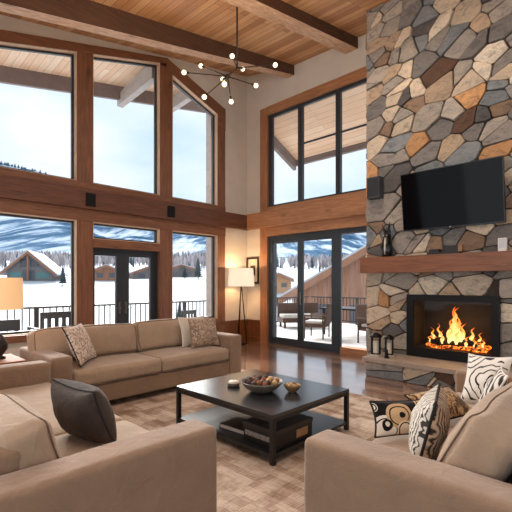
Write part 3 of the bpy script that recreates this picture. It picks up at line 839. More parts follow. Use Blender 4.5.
# ------------------------------------------------------------------ pillows
def pillow(name, w, h, T, loc, yaw, lean, roll, mats, pipe_mat, label, pipe=.007, seed=0, pinch=.09, n=18, group='throw pillows on the sofas', pins=.45):
    """local: x width, z up, front faces -y; origin bottom centre"""
    root = empty(name, loc, label=label, cat='pillow', group=group)
    M = Matrix.Rotation(yaw, 4, 'Z') @ Matrix.Rotation(-lean, 4, 'X') @ Matrix.Rotation(roll, 4, 'Y')
    root.rotation_euler = M.to_euler()
    bm = bmesh.new(); rn = random.Random(seed)
    def P(u, v, s):
        x = w/2*u*(1-pinch*(1-v*v)); z = h/2 + h/2*v*(1-pinch*(1-u*u))
        f = max(0, (1-u*u)*(1-v*v))
        y = s*T/2*f**pins
        if f > 0:
            y += s*.012*mnoise.noise(Vector((u*2.2+seed*5, v*2.2, s*3)))*f**.3
        return Vector((x, y, z))
    g = [-math.cos(PI*i/n) for i in range(n+1)]
    V = {}
    for i in range(n+1):
        for j in range(n+1):
            edge = i in (0, n) or j in (0, n)
            for s in (-1, 1):
                if edge and s == 1: V[i, j, 1] = V[i, j, -1]; continue
                V[i, j, s] = bm.verts.new(P(g[i], g[j], s))
    for i in range(n):
        for j in range(n):
            f = bm.faces.new([V[i, j, -1], V[i+1, j, -1], V[i+1, j+1, -1], V[i, j+1, -1]]); f.material_index = 0
            f = bm.faces.new([V[i, j+1, 1], V[i+1, j+1, 1], V[i+1, j, 1], V[i, j, 1]]); f.material_index = 1 if len(mats) > 1 else 0
    obj('cover', bm, mats, root, smooth=True)
    loop = [P(g[i], -1, 1) for i in range(n)] + [P(1, g[i], 1) for i in range(n)] + [P(g[n-i], 1, 1) for i in range(n)] + [P(-1, g[n-i], 1) for i in range(n)]
    obj('piping', seam_loop(loop, pipe), pipe_mat, root, smooth=True)
    return root

def pat(name): 
    t = NT(name); t.set(Roughness=.9); t.b.inputs['Specular IOR Level'].default_value = .15; t.b.inputs['Sheen Weight'].default_value = .2
    return t
# speckled taupe
t = pat('speckled_weave'); v = t.coord(scale=(1, .2, 1))
vo = t.n('ShaderNodeTexVoronoi'); vo.inputs['Scale'].default_value = 34; t.link(t.mix(.35, v, t.noise(v, 12, 3), 'ADD'), vo.inputs['Vector'])
t.base(t.ramp(vo.outputs['Distance'], [(.20, srgb(96, 72, 60)), (.45, srgb(190, 168, 150)), (.7, srgb(226, 208, 192))])); t.bump(vo.outputs['Distance'], .3, .01); P_SPECK = t.m
t = pat('damask_weave'); v = t.coord(scale=(1, .2, 1))
f = t.noise(v, 22, 5, .6, 2.0); t.base(t.ramp(f, [(.36, srgb(104, 86, 72)), (.52, srgb(168, 146, 126)), (.66, srgb(206, 188, 168))])); t.bump(f, .5, .01); P_DAM = t.m
P_PLAIN = fabric('oatmeal_pillow', srgb(206, 194, 178), .05)
P_CHAR = fabric('charcoal_velvet', srgb(76, 66, 61), .2, .6, sheen=.1)
DARKPIPE = plain('dark_piping', srgb(30, 27, 26), .8)
TANPIPE = plain('taupe_piping', srgb(150, 128, 108), .8)
WHITEPIPE = plain('white_piping', srgb(225, 220, 212), .8)
# abstract loops, black and cream
t = pat('abstract_loops'); tc = t.n('ShaderNodeTexCoord'); sx = t.n('ShaderNodeSeparateXYZ')
nzv = t.n('ShaderNodeTexNoise'); nzv.inputs['Scale'].default_value = 7; t.link(tc.outputs['Object'], nzv.inputs['Vector'])
vm = t.n('ShaderNodeVectorMath'); vm.operation = 'MULTIPLY_ADD'; t.link(nzv.outputs['Color'], vm.inputs[0]); vm.inputs[1].default_value = (.03, 0, .03); t.link(tc.outputs['Object'], vm.inputs[2])
t.link(vm.outputs[0], sx.inputs[0]); X_, Z_ = sx.outputs['X'], sx.outputs['Z']
def dist(cx, cz, ax=1, az=1):
    a = t.math('MULTIPLY', t.math('SUBTRACT', X_, cx), ax); b = t.math('MULTIPLY', t.math('SUBTRACT', Z_, cz), az)
    return t.math('SQRT', t.math('ADD', t.math('MULTIPLY', a, a), t.math('MULTIPLY', b, b)))
def disc(d, r): return t.math('LESS_THAN', d, r)
def ringm(d, r, w): return t.math('LESS_THAN', t.math('ABSOLUTE', t.math('SUBTRACT', d, r)), w)
cream, tanc, blk, wht = srgb(226, 206, 178), srgb(206, 172, 132), srgb(24, 21, 20), srgb(232, 224, 212)
c = t.mix(0, blk, blk)
for cx, cz, r, colr in ((-.135, .045, .085, wht), (-.05, .125, .075, tanc), (-.02, .045, .05, cream), (.13, .19, .06, tanc), (-.19, .18, .03, wht), (.16, .0, .05, cream)):
    d = dist(cx, cz); c = t.mix(disc(d, r), c, colr); c = t.mix(ringm(d, r*.74, .0035), c, blk)
for cx, cz, r in ((-.125, .075, .03), (-.035, .13, .018), (.10, .18, .014)):
    c = t.mix(disc(dist(cx, cz), r), c, blk)
c = t.mix(disc(dist(-.125, .08), .013), c, wht)
t.base(c); P_LOOP = t.m
# swirl lines on cream
t = pat('ink_swirls'); v = t.coord(scale=(1, .2, 1)); wv = t.n('ShaderNodeTexWave'); wv.inputs['Scale'].default_value = 16; wv.inputs['Distortion'].default_value = 9; wv.inputs['Detail'].default_value = 2; wv.inputs['Detail Scale'].default_value = 1.6
t.link(v, wv.inputs['Vector']); t.base(t.ramp(wv.outputs['Fac'], [(.18, srgb(70, 66, 62)), (.36, srgb(224, 216, 204))])); P_INK = t.m
t = pat('taupe_embroidery'); v = t.coord(scale=(1, .2, 1)); wv = t.n('ShaderNodeTexWave'); wv.inputs['Scale'].default_value = 13; wv.inputs['Distortion'].default_value = 12; wv.inputs['Detail'].default_value = 3
t.link(v, wv.inputs['Vector']); t.base(t.ramp(wv.outputs['Fac'], [(.08, srgb(52, 42, 36)), (.3, srgb(150, 126, 104)), (.8, srgb(196, 172, 146))])); t.bump(wv.outputs['Fac'], .4, .01); P_EMB = t.m
# line medallions on white
t = pat('line_medallions'); v = t.coord(scale=(1, .2, 1)); vo = t.n('ShaderNodeTexVoronoi'); vo.inputs['Scale'].default_value = 5.2
t.link(t.mix(.09, v, t.noise(v, 8, 2), 'ADD'), vo.inputs['Vector'])
s_ = t.math('SINE', t.math('MULTIPLY', vo.outputs['Distance'], 30)); t.base(t.ramp(s_, [(.0, srgb(238, 232, 224)), (.66, srgb(236, 230, 222)), (.82, srgb(40, 38, 38))])); P_MED = t.m
t = pat('brush_stripes'); v = t.coord(scale=(1, .2, 1), rot=(0, R(28), 0)); wv = t.n('ShaderNodeTexWave'); wv.inputs['Scale'].default_value = 5.5; wv.inputs['Distortion'].default_value = 5; wv.inputs['Detail'].default_value = 4
t.link(v, wv.inputs['Vector']); t.base(t.ramp(wv.outputs['Fac'], [(.15, srgb(46, 44, 44)), (.42, srgb(150, 142, 134)), (.6, srgb(234, 228, 220))])); P_BRUSH = t.m
t = pat('gold_leaf_weave'); v = t.coord(scale=(1, .2, 1)); f = t.noise(v, 20, 3, .6, 1.5); t.base(t.ramp(f, [(.42, srgb(74, 52, 34)), (.5, srgb(166, 130, 88)), (.62, srgb(206, 178, 136))])); P_GOLD = t.m

SZ = RUGZ + .488
def face(yaw_dir):   # yaw so that the front (-y) points along the given world xy direction
    return math.atan2(yaw_dir[1], yaw_dir[0]) + PI/2
pillow('throw_pillow', .56, .46, .15, (-4.58, 1.98, SZ), face((.66, .75)), R(24), R(0), [P_SPECK], DARKPIPE, 'speckled taupe pillow with dark piping in the left corner of the long sofa', seed=1)
pillow('throw_pillow', .46, .40, .14, (-4.52, 3.63, SZ), face((1, -.10)), R(16), R(0), [P_DAM], TANPIPE, 'mottled brown woven pillow at the right end of the long sofa, in front', seed=2)
pillow('throw_pillow', .44, .42, .10, (-4.695, 3.58, SZ), face((1, -.05)), R(16), R(0), [P_PLAIN], WHITEPIPE, 'pale oatmeal pillow peeking out behind the mottled brown pillow', seed=3)
pillow('throw_pillow', .46, .34, .25, (-2.37, 1.05, SZ), face((-.10, .97)), R(22), R(0), [P_CHAR], plain('charcoal_piping', srgb(44, 38, 36), .8), 'shiny charcoal velvet pillow on the lower left sofa', seed=4, pins=.36, pinch=.11)
pillow('throw_pillow', .42, .20, .11, (-1.02, 2.34, SZ), face((.8, -.6)), R(20), R(0), [P_LOOP, P_EMB], DARKPIPE, 'black pillow with cream and tan abstract loops by the near arm of the right sofa', seed=5)
pillow('throw_pillow', .40, .35, .18, (-.855, 2.10, SZ), face((-.95, -.30)), R(14), R(0), [P_INK, P_EMB], DARKPIPE, 'cream ink patterned pillow with black piping seen edge on, right sofa', seed=6)
pillow('throw_pillow', .46, .25, .11, (-.90, 2.775, SZ+.02), face((.95, -.28)), R(58), R(0), [P_GOLD], DARKPIPE, 'gold and brown patterned pillow half hidden in the middle of the right sofa', seed=7)
pillow('throw_pillow', .32, .37, .11, (-.89, 3.31, SZ+.004), face((-.25, -.97)), R(24), R(-4), [P_MED], WHITEPIPE, 'white pillow with black line medallions leaning on the far arm of the right sofa', seed=8)
pillow('throw_pillow', .28, .33, .08, (-.855, 3.12, SZ), face((-.93, -.36)), R(27), R(2), [P_BRUSH], WHITEPIPE, 'white pillow with grey and black brush stripes right of the medallion pillow', seed=9)

# ------------------------------------------------------------------ coffee table
tx0, tx1, ty0, ty1 = -3.30, -2.04, 2.28, 3.36
cx, cy = (tx0+tx1)/2, (ty0+ty1)/2
root = empty('coffee_table', (cx, cy, RUGZ), label='low black square coffee table with a lower shelf on the rug', cat='coffee table')
hx, hy = (tx1-tx0)/2, (ty1-ty0)/2
TZ = .40 - RUGZ
obj('tabletop', bx(-hx, hx, -hy, hy, TZ-.028, TZ), TABLETOP, root, bevel=.004)
for sx_ in (-1, 1):
    for sy_ in (-1, 1):
        a, b_ = sorted((sx_*hx, sx_*(hx-.036))); c0, d0 = sorted((sy_*hy, sy_*(hy-.036)))
        obj('leg', bx(a, b_, c0, d0, 0, TZ-.0285), BLACKT, root, bevel=.003)
b = bmesh.new()
for s in (-1, 1):
    y_a, y_b = sorted((s*(hy-.004), s*(hy-.03))); box(b, -hx+.037, hx-.037, y_a, y_b, TZ-.06, TZ-.029)
    x_a, x_b = sorted((s*(hx-.004), s*(hx-.03))); box(b, x_a, x_b, -hy+.037, hy-.037, TZ-.06, TZ-.029)
obj('apron', b, BLACKT, root)
obj('lower_shelf', bx(-hx+.006, hx-.006, -hy+.006, hy-.006, .055, .08), plain('shelf_black', srgb(30, 31, 33), .35, var=.2), root, bevel=.003)
TOP = .401; SHELF = RUGZ + .0805

# bowls
BOWLM = plain('stoneware', srgb(110, 100, 88), .55, var=.25, scale=20, bump=.1)
BOWLI = plain('stoneware_small', srgb(124, 100, 70), .5, var=.25, scale=24, bump=.1)
def bowl(name, x, y, r, h, m, label):
    root = empty(name, (x, y, TOP), label=label, cat='bowl')
    b = bmesh.new()
    lathe(b, [(r*.45, 0), (r*.5, .004), (r*.78, h*.42), (r*.95, h*.82), (r, h), (r*.965, h), (r*.9, h*.8), (r*.72, h*.42), (r*.4, .016), (.001, .014)], 40, cap=False)
    obj('body', b, m, root, smooth=True)
    b = bmesh.new(); lathe(b, [(r*.965, h), (r*.99, h+.004), (r*1.01, h), (r*1.0, h-.008)], 40, cap=False); obj('rim', b, m, root, smooth=True)
    return root
bowl('serving_bowl', -2.57, 2.72, .195, .095, BOWLM, 'wide grey stoneware bowl of brown decorative balls on the coffee table')
bowl('small_bowl', -2.355, 2.90, .078, .062, BOWLI, 'small bronze bowl of tan nuggets on the coffee table, right of the wide bowl')
nutm = [plain('ball_dark', srgb(62, 38, 26), .6, var=.4, scale=40, bump=.4, bscale=80), plain('ball_rust', srgb(128, 76, 42), .6, var=.3, scale=40, bump=.4, bscale=80), plain('ball_tan', srgb(204, 164, 112), .6, var=.2, scale=40, bump=.4, bscale=80)]
def pack(cx, cy, r, zc, rad, n, kinds, labels, group, seed):
    rn = random.Random(seed); P = []
    tries = 0
    while len(P) < n and tries < 8000:
        tries += 1
        lvl = 0 if len(P) < n*.68 else 1
        rr = (r - rad*1.35) * (1 if lvl == 0 else .62)
        a, q = rn.uniform(0, 2*PI), math.sqrt(rn.random())*rr
        k = rad*rn.uniform(.86, 1.0)
        p = (cx+q*math.cos(a), cy+q*math.sin(a), zc + lvl*rad*1.5 + rn.uniform(0, .004))
        if all(math.dist(p, o[:3]) > k+o[3]+.001 for o in P): P.append((*p, k))
    first = {}
    for x, y, z, k in P:
        m = rn.choice(kinds)
        if m not in first:
            b = bmesh.new(); ball(b, (0, 0, 0), 1, 12, jit=.05)
            o = obj('decorative_ball', b, nutm[m], smooth=True); first[m] = o
        else:
            o = first[m].copy(); COL.objects.link(o)
        o.location = (x, y, z); o.scale = (k, k, k*.97); o.rotation_euler = (rn.uniform(0, 3), rn.uniform(0, 3), 0)
        tag(o, labels[m], 'decorative ball', group + (' dark', ' rust', ' tan')[m])
pack(-2.57, 2.72, .185, TOP+.092, .030, 30, [0, 0, 1, 2], {0: 'dark brown textured ball in the wide stoneware bowl', 1: 'rust brown textured ball in the wide stoneware bowl', 2: 'pale tan textured ball in the wide stoneware bowl'}, 'balls in the wide bowl', 3)
pack(-2.355, 2.90, .074, TOP+.062, .017, 14, [1, 2, 2], {1: 'rust brown nugget in the small bronze bowl', 2: 'tan nugget in the small bronze bowl'}, 'nuggets in the small bowl', 5)
root = empty('candle_dish', (-2.89, 2.66, TOP), label='small stone dish with a cream candle left of the wide bowl', cat='candle')
b = bmesh.new(); lathe(b, [(.05, 0), (.058, .006), (.062, .035), (.056, .035), (.05, .012), (.001, .012)], 24, cap=False); obj('dish', b, plain('dish_brown', srgb(88, 76, 64), .6), root, smooth=True)
b = bmesh.new(); lathe(b, [(.048, .013), (.05, .045), (.045, .052), (.001, .05)], 24, cap=False); obj('wax', b, WAX, root, smooth=True)
b = bmesh.new(); sweep(b, [(0, 0, .05), (.002, 0, .064)], .002, 6); obj('wick', b, FOOT, root)

# things on the shelf
root = empty('storage_box', (-2.255, 2.60, SHELF), label='low black box with a tan label plate on the coffee table shelf', cat='box')
obj('body', bx(-.19, .17, -.235, .235, 0, .115), plain('box_black', srgb(22, 21, 21), .5), root, bevel=.004)
obj('lid', bx(-.195, .175, -.24, .24, .1155, .15), plain('box_lid', srgb(36, 36, 38), .4), root, bevel=.004)
obj('label_plate', bx(.1705, .1735, .02, .17, .03, .095), plain('tan_plate', srgb(168, 132, 96), .6), root, label='tan label plate on the side')
obj('carved_band', bx(-.17, .15, -.2385, -.2352, .045, .085), plain('silver_band', srgb(150, 150, 150), .5, .5, var=.5, scale=60), root, label='silver carved band on the front')
root = empty('large_book', (-2.64, 2.52, SHELF), rz=R(4), label='flat dark book lying left of the black box on the shelf', cat='book')
obj('cover', bx(-.155, .155, -.12, .12, 0, .004), BLACKT, root); obj('pages', bx(-.15, .15, -.115, .115, .0045, .036), plain('pages', srgb(206, 200, 190), .9), root)
obj('cover', bx(-.155, .155, -.12, .12, .0365, .041), BLACKT, root)

# ------------------------------------------------------------------ floor lamp, picture, side table and lamp
def shade(name, root, z0, z1, r0, r1, m):
    b = bmesh.new(); lathe(b, [(r0, z0), (r1, z1), (r1-.006, z1), (r0-.006, z0), (r0, z0)], 40, cap=False); obj(name, b, m, root, smooth=True, auto=40)
def lampshade(name, col, e):
    t = NT(name); t.base(col); t.set(Roughness=.9); t.b.inputs['Emission Color'].default_value = col; 
    v = t.coord('Generated'); sp = t.n('ShaderNodeSeparateXYZ'); t.link(v, sp.inputs[0])
    t.b.inputs['Emission Strength'].default_value = e
    return t.m
def lamp_light(loc, e, col=(1, .72, .42), size=.06):
    l = bpy.data.lights.new('lamp_glow', 'POINT'); l.energy = e; l.color = col; l.shadow_soft_size = size
    o = bpy.data.objects.new('lamp_glow', l); COL.objects.link(o); o.location = loc
BRZ = plain('bronze', srgb(52, 42, 34), .4, .7)
root = empty('floor_lamp', (-6.70, 6.40, 0), label='tripod floor lamp with a cream drum shade in the room corner', cat='floor lamp')
b = bmesh.new(); lathe(b, [(.15, 0), (.15, .012), (.02, .02)], 24); obj('base', b, BRZ, root)
for k in range(3):
    a = k*2*PI/3 + .7
    obj('leg', tube((.13*math.cos(a), .13*math.sin(a), .012), (.015*math.cos(a), .015*math.sin(a), 1.28), .012, 8), BRZ, root, smooth=True)
b = bmesh.new(); sweep(b, [(0, 0, 1.22), (0, 0, 1.40)], .018, 10); obj('stem', b, BRZ, root, smooth=True)
shade('lamp_shade', root, 1.325, 1.735, .305, .275, lampshade('cream_shade', srgb(244, 224, 196), .42))
b = bmesh.new(); ball(b, (0, 0, 1.5), .045, 12); obj('bulb', b, emit('lamp_bulb', (1, .8, .5, 1), 4), root, smooth=True)
lamp_light((-6.70, 6.40, 1.66), 11)

root = empty('picture_frame', (-6.84, RY-.005, 1.38), label='small dark framed picture on the wall behind the floor lamp', cat='picture')
b = bmesh.new(); 
for a in ((-.2, .2, -.03, 0, 0, .05), (-.2, .2, -.03, 0, .59, .64), (-.2, -.155, -.03, 0, .05, .59), (.155, .2, -.03, 0, .05, .59)): box(b, *a)
obj('frame', b, plain('frame_wood', srgb(46, 32, 24), .4), root)
obj('mat_board', bx(-.155, .155, -.012, -.004, .05, .59), plain('mat_board', srgb(212, 200, 180), .8), root)
obj('print', bx(-.08, .08, -.015, -.0125, .2, .44), plain('dark_print', srgb(70, 58, 50), .6, var=.6, scale=14), root)

SIDEW = wood('side_table_wood', srgb(110, 66, 38), srgb(164, 106, 66), 0, rough=.75)
root = empty('side_table', (-4.98, 1.10, 0), label='square wooden side table in the corner between the two left sofas', cat='side table')
obj('tabletop', bx(-.28, .28, -.27, .27, .55, .59), SIDEW, root, bevel=.005)
for sx_ in (-1, 1):
    for sy_ in (-1, 1): obj('leg', bx(*sorted((sx_*.27, sx_*.22)), *sorted((sy_*.26, sy_*.21)), 0, .549), SIDEW, root)
obj('drawer_box', bx(-.22, .22, -.21, .21, .40, .549), SIDEW, root)
root = empty('table_lamp', (-5.0, 1.17, .591), label='table lamp with a glowing amber shade at the left edge beside the window', cat='table lamp')
b = bmesh.new(); lathe(b, [(.08, 0), (.085, .015), (.05, .03), (.10, .10), (.105, .16), (.06, .24), (.025, .28), (.02, .32)], 24); obj('base', b, plain('lamp_ceramic', srgb(38, 33, 32), .35, var=.7, scale=40), root, smooth=True)
b = bmesh.new(); sweep(b, [(0, 0, .31), (0, 0, .62)], .012, 10); obj('stem', b, BRZ, root, smooth=True)
shade('lamp_shade', root, .53, .865, .25, .24, lampshade('amber_shade', srgb(238, 194, 144), .30))
b = bmesh.new(); ball(b, (0, 0, .66), .04, 12); obj('bulb', b, emit('lamp_bulb_b', (1, .75, .42, 1), 4), root, smooth=True)
lamp_light((-5.0, 1.17, 1.38), 1.5)

# ------------------------------------------------------------------ chandelier
root = empty('chandelier', (-4.47, 4.08, 4.5), label='branching bronze chandelier with small glowing globe bulbs under the ceiling', cat='chandelier')
base = Vector((-4.47, 4.08, 4.5))
BULB = emit('globe_bulb', (1.0, .80, .52, 1), 1.7)
hub = Vector((-4.50, 4.02, 4.47)); rod = Vector((-4.40, 4.12, 4.60))
zc = ceil_z(rod.x, rod.y)
obj('rod', tube(rod-base, (rod.x-base.x, rod.y-base.y, zc-base.z-.02), .012, 8), BRZ, root, smooth=True)
b = bmesh.new(); lathe(b, [(.075, 0), (.075, .03), (.02, .05)], 20, c=(rod.x-base.x, rod.y-base.y, zc-base.z-.045)); obj('canopy', b, BRZ, root, smooth=True, auto=40)
b = bmesh.new(); ball(b, hub-base, .035, 12); sweep(b, [hub-base, rod-base], .014, 8); obj('hub', b, BRZ, root, smooth=True)
bulbs = [(-4.29,3.92,4.65,1), (-5.01,3.92,4.78,0), (-4.87,3.5,4.47,0), (-4.84,4.22,4.62,0), (-4.22,3.71,4.15,0), (-4.5,3.58,4.02,0), (-4.52,4.11,4.13,0), (-4.54,4.37,4.73,1), (-3.98,4.5,4.63,1), (-4.32,4.44,4.42,0)]
for x, y, z, w_ in bulbs:
    p = Vector((x, y, z)); s0 = rod if w_ else hub
    d = (p-s0).normalized()
    arm = obj('branch', tube(s0-base, p-d*.05-base, .010, 6, .006), BRZ, root, smooth=True)
    obj('socket', tube(p-d*.075-base, p-d*.035-base, .016, 8), BRZ, arm, smooth=True)
    b = bmesh.new(); ball(b, p-base, .034, 12); obj('bulb', b, BULB, root, smooth=True)

# ------------------------------------------------------------------ outside: overhangs, deck, railing
bm = bmesh.new()
rl = lambda y: 5.42 + .185*(y-2.06)
hexa(bm, [(-8.6,-2,rl(-2)),(-7.26,-2,rl(-2)+.10),(-7.26,8.6,rl(8.6)+.10),(-8.6,8.6,rl(8.6)),(-8.6,-2,rl(-2)+.1),(-7.26,-2,rl(-2)+.2),(-7.26,8.6,rl(8.6)+.2),(-8.6,8.6,rl(8.6)+.1)])
obj('trim_21', bm, SOFFIT, label='pale board soffit of the roof eave outside the left windows', cat='eave', **S)
bm = bmesh.new(); hexa(bm, [(-8.68,-2,rl(-2)-.3),(-8.6,-2,rl(-2)-.3),(-8.6,8.6,rl(8.6)-.3),(-8.68,8.6,rl(8.6)-.3),(-8.68,-2,rl(-2)+.1),(-8.6,-2,rl(-2)+.1),(-8.6,8.6,rl(8.6)+.1),(-8.68,8.6,rl(8.6)+.1)])
obj('trim_22', bm, FASCIA, label='grey fascia board along the eave outside the left windows', cat='eave', **S)
bm = bmesh.new(); pass
for (yy) in (4.50, 5.80):
    zb_ = rl(yy)
    hexa(bm, [(-8.75,yy-.07,zb_-.42),(-7.27,yy-.07,zb_-.30),(-7.27,yy+.07,zb_-.30),(-8.75,yy+.07,zb_-.42),(-8.75,yy-.07,zb_-.16),(-7.27,yy-.07,zb_+.05),(-7.27,yy+.07,zb_+.05),(-8.75,yy+.07,zb_-.16)])
0 and hexa(bm, [(-8.66,5.55,rl(5.55)-.32),(-7.27,5.15,rl(5.15)-.12),(-7.27,5.35,rl(5.35)-.12),(-8.66,5.75,rl(5.75)-.32),(-8.66,5.55,rl(5.55)-.02),(-7.27,5.15,rl(5.15)+.09),(-7.27,5.35,rl(5.35)+.09),(-8.66,5.75,rl(5.75)-.02)])
obj('trim_23', bm, plain('grey_outrigger', srgb(170, 164, 160), .7), label='pale grey rafter ends under the eave outside the middle and slanted windows', cat='eave', **S)
bm = bmesh.new(); 
hexa(bm, [(-6.85,7.14,5.42),(-2,7.14,5.42),(-2,8.6,4.72),(-6.85,8.6,4.72),(-6.85,7.14,5.5),(-2,7.14,5.5),(-2,8.6,4.82),(-6.85,8.6,4.82)])
obj('trim_24', bm, SOFFIT, label='pale board soffit of the porch roof outside the upper right window', cat='eave', **S)
bm = bmesh.new(); box(bm, -6.95, -2, 8.6, 8.7, 4.58, 4.85)
hexa(bm, [(-6.95,7.14,5.15),(-6.85,7.14,5.15),(-6.85,8.6,4.45),(-6.95,8.6,4.45),(-6.95,7.14,5.5),(-6.85,7.14,5.5),(-6.85,8.6,4.85),(-6.95,8.6,4.85)])
obj('trim_25', bm, FASCIA, label='grey fascia of the porch roof outside the upper right window', cat='eave', **S)
obj('trim_26', bx(-8.72, -8.52, 7.0, 7.2, -.05, rl(7.1)), plain('weathered_post', srgb(172, 160, 152), .8), label='weathered pale post on the deck outside the corner window', cat='post', **S)

DECKM = planks('deck_boards', srgb(196, 192, 190), srgb(212, 208, 206), srgb(226, 224, 222), srgb(140, 134, 130), .14, 3, 'x', rough=.8, var=.2)
bm = bmesh.new(); box(bm, -9.45, -7.26, -3, 12.7, -.17, -.05); box(bm, -7.26, 3, 7.14, 12.7, -.17, -.05)
obj('deck_floor', bm, DECKM, label='pale weathered deck boards outside the windows', cat='deck', **S)

RAILM = plain('dark_rail', srgb(52, 44, 40), .6)
def railing(name, p0, p1, label, step=.135):
    root = empty(name, (p0[0], p0[1], -.05), label=label, cat='railing')
    P0, P1 = Vector((0, 0, 0)), Vector((p1[0]-p0[0], p1[1]-p0[1], 0)); d = P1.normalized(); s = Vector((-d.y, d.x, 0))
    def bar(a, b_, w, z0, z1):
        bm = bmesh.new(); q = s*w/2
        hexa(bm, [a-q+Vector((0,0,z0)), b_-q+Vector((0,0,z0)), b_+q+Vector((0,0,z0)), a+q+Vector((0,0,z0)), a-q+Vector((0,0,z1)), b_-q+Vector((0,0,z1)), b_+q+Vector((0,0,z1)), a+q+Vector((0,0,z1))])
        return bm
    obj('top_rail', bar(P0, P1, .09, .91, .95), RAILM, root); obj('bottom_rail', bar(P0, P1, .05, .09, .13), RAILM, root)
    n = int(P1.length/step); first = None
    for i in range(1, n):
        p = d*(i*P1.length/n)
        if i % 14 == 0:
            obj('post', bar(p-d*.04, p+d*.04, .08, 0, .909), RAILM, root); continue
        if first is None:
            first = obj('baluster', bx(-.011, .011, -.011, .011, .1305, .9095), RAILM, root); first.location = p
        else:
            o = first.copy(); COL.objects.link(o); o.parent = root; o.location = p
railing('deck_railing', (-9.3, 1.0), (-9.3, 12.4), 'dark deck railing with thin balusters outside the left windows')
railing('deck_railing', (-9.2, 12.5), (-2.6, 12.5), 'dark deck railing with thin balusters outside the sliding doors')

# deck furniture
WICK = plain('brown_wicker', srgb(84, 62, 50), .8, var=.4, scale=60, bump=.5, bscale=140)
CUSH = plain('grey_outdoor_cushion', srgb(190, 184, 178), .9)
def patio_chair(loc, rz, label):
    root = empty('patio_chair', loc, rz, label=label, cat='chair', group='wicker chairs on the deck')
    obj('seat', bx(-.29, .29, -.28, .28, .30, .38), WICK, root, bevel=.02); obj('cushion', soft_box(-.26, .26, -.27, .22, .382, .46, .03, n=4), CUSH, root, smooth=True)
    bm = bmesh.new(); hexa(bm, [(-.29,.24,.36),(.29,.24,.36),(.29,.30,.36),(-.29,.30,.36),(-.27,.34,.92),(.27,.34,.92),(.27,.39,.92),(-.27,.39,.92)]); obj('backrest', bm, WICK, root, bevel=.01)
    for sx_ in (-1, 1):
        obj('armrest', bx(*sorted((sx_*.291, sx_*.345)), -.27, .31, .58, .62), WICK, root, bevel=.008)
        for sy_ in (-1, 1): obj('leg', tube((sx_*.31, sy_*.25, 0), (sx_*.315, sy_*.24, .579), .02, 8), WICK, root)
    return root
patio_chair((-6.35, 8.85, -.05), R(-70), 'brown wicker chair with a pale cushion on the deck, left of the outdoor table')
patio_chair((-4.75, 9.0, -.05), R(75), 'brown wicker chair on the deck beside the stone chimney, seen through the fixed glass')
root = empty('patio_table', (-5.75, 9.95, -.05), rz=R(0), label='dark outdoor dining table on the deck behind the sliding doors', cat='table')
obj('tabletop', bx(-.95, .95, -.5, .5, .72, .76), STEEL, root, bevel=.005)
for sx_ in (-1, 1):
    for sy_ in (-1, 1): obj('leg', bx(*sorted((sx_*.88, sx_*.82)), *sorted((sy_*.45, sy_*.39)), 0, .719), STEEL, root)
SNOW = plain('snow', srgb(190, 195, 202), .8, var=.02, scale=1, bump=.15, bscale=3)
root = empty('patio_sofa', (-8.25, 10.6, -.05), rz=R(55), label='brown wooden outdoor bench with snowy cushions seen through the left sliding panel', cat='bench')
obj('seat', bx(-.7, .7, -.35, .3, .18, .32), WICK, root); obj('cushion', soft_box(-.68, .68, -.34, .2, .322, .44, .03, n=4), CUSH, root, smooth=True); obj('backrest', bx(-.7, .7, .301, .36, .18, .78), WICK, root)
for sx_ in (-1, 1):
    for sy_ in (-.3, .28): obj('leg', bx(sx_*.62-.03, sx_*.62+.03, sy_-.03, sy_+.03, 0, .179), WICK, root)
def slat_chair(loc, rz, label, k=1.0):
    root = empty('deck_chair', loc, rz, label=label, cat='chair', group='dark slatted chairs on the deck'); root.scale = (k, k, k)
    DK = bpy.data.materials.get('deck_chair_black') or plain('deck_chair_black', srgb(46, 48, 52), .6)
    obj('seat', bx(-.28, .28, -.28, .26, .38, .42), DK, root)
    b = bmesh.new(); box(b, -.28, -.22, .26, .30, .42, .92); box(b, .22, .28, .26, .30, .42, .92); box(b, -.22, .22, .26, .30, .80, .92); box(b, -.22, .22, .26, .30, .45, .52)
    fr = obj('backrest', b, DK, root)
    for x in (-.13, 0, .13): obj('slat', bx(x-.035, x+.035, .27, .29, .52, .80), DK, fr)
    for sx_ in (-1, 1):
        obj('armrest', bx(*sorted((sx_*.281, sx_*.34)), -.26, .30, .60, .63), DK, root)
        for sy_ in (-.25, .27): obj('leg', bx(*sorted((sx_*.285, sx_*.335)), sy_-.025, sy_+.025, 0, .599), DK, root)
slat_chair((-8.15, 2.80, -.05), R(-90), 'dark slatted deck chair seen through the lower left window')
slat_chair((-8.5, 6.05, -.05), R(-80), 'small dark deck chair seen through the window right of the French door', .84)
root = empty('deck_bench', (-8.35, 1.85, -.05), rz=R(90), label='long dark deck bench behind the table lamp, outside the lower left window', cat='bench')
DK = bpy.data.materials['deck_chair_black']
obj('seat', bx(-.7, .55, -.25, .25, .42, .48), DK, root); obj('backrest', bx(-.7, .55, .251, .30, .55, .76), DK, root); obj('snow_layer', bx(-.68, .53, -.24, .24, .481, .50), SNOW, root)
for sx_ in (-.62, .5):
    for sy_ in (-.2, .2): obj('leg', bx(sx_-.03, sx_+.03, sy_-.03, sy_+.03, 0, .419), DK, root)
    obj('post', bx(sx_-.03, sx_+.03, .251, .30, .0, .549), DK, root)

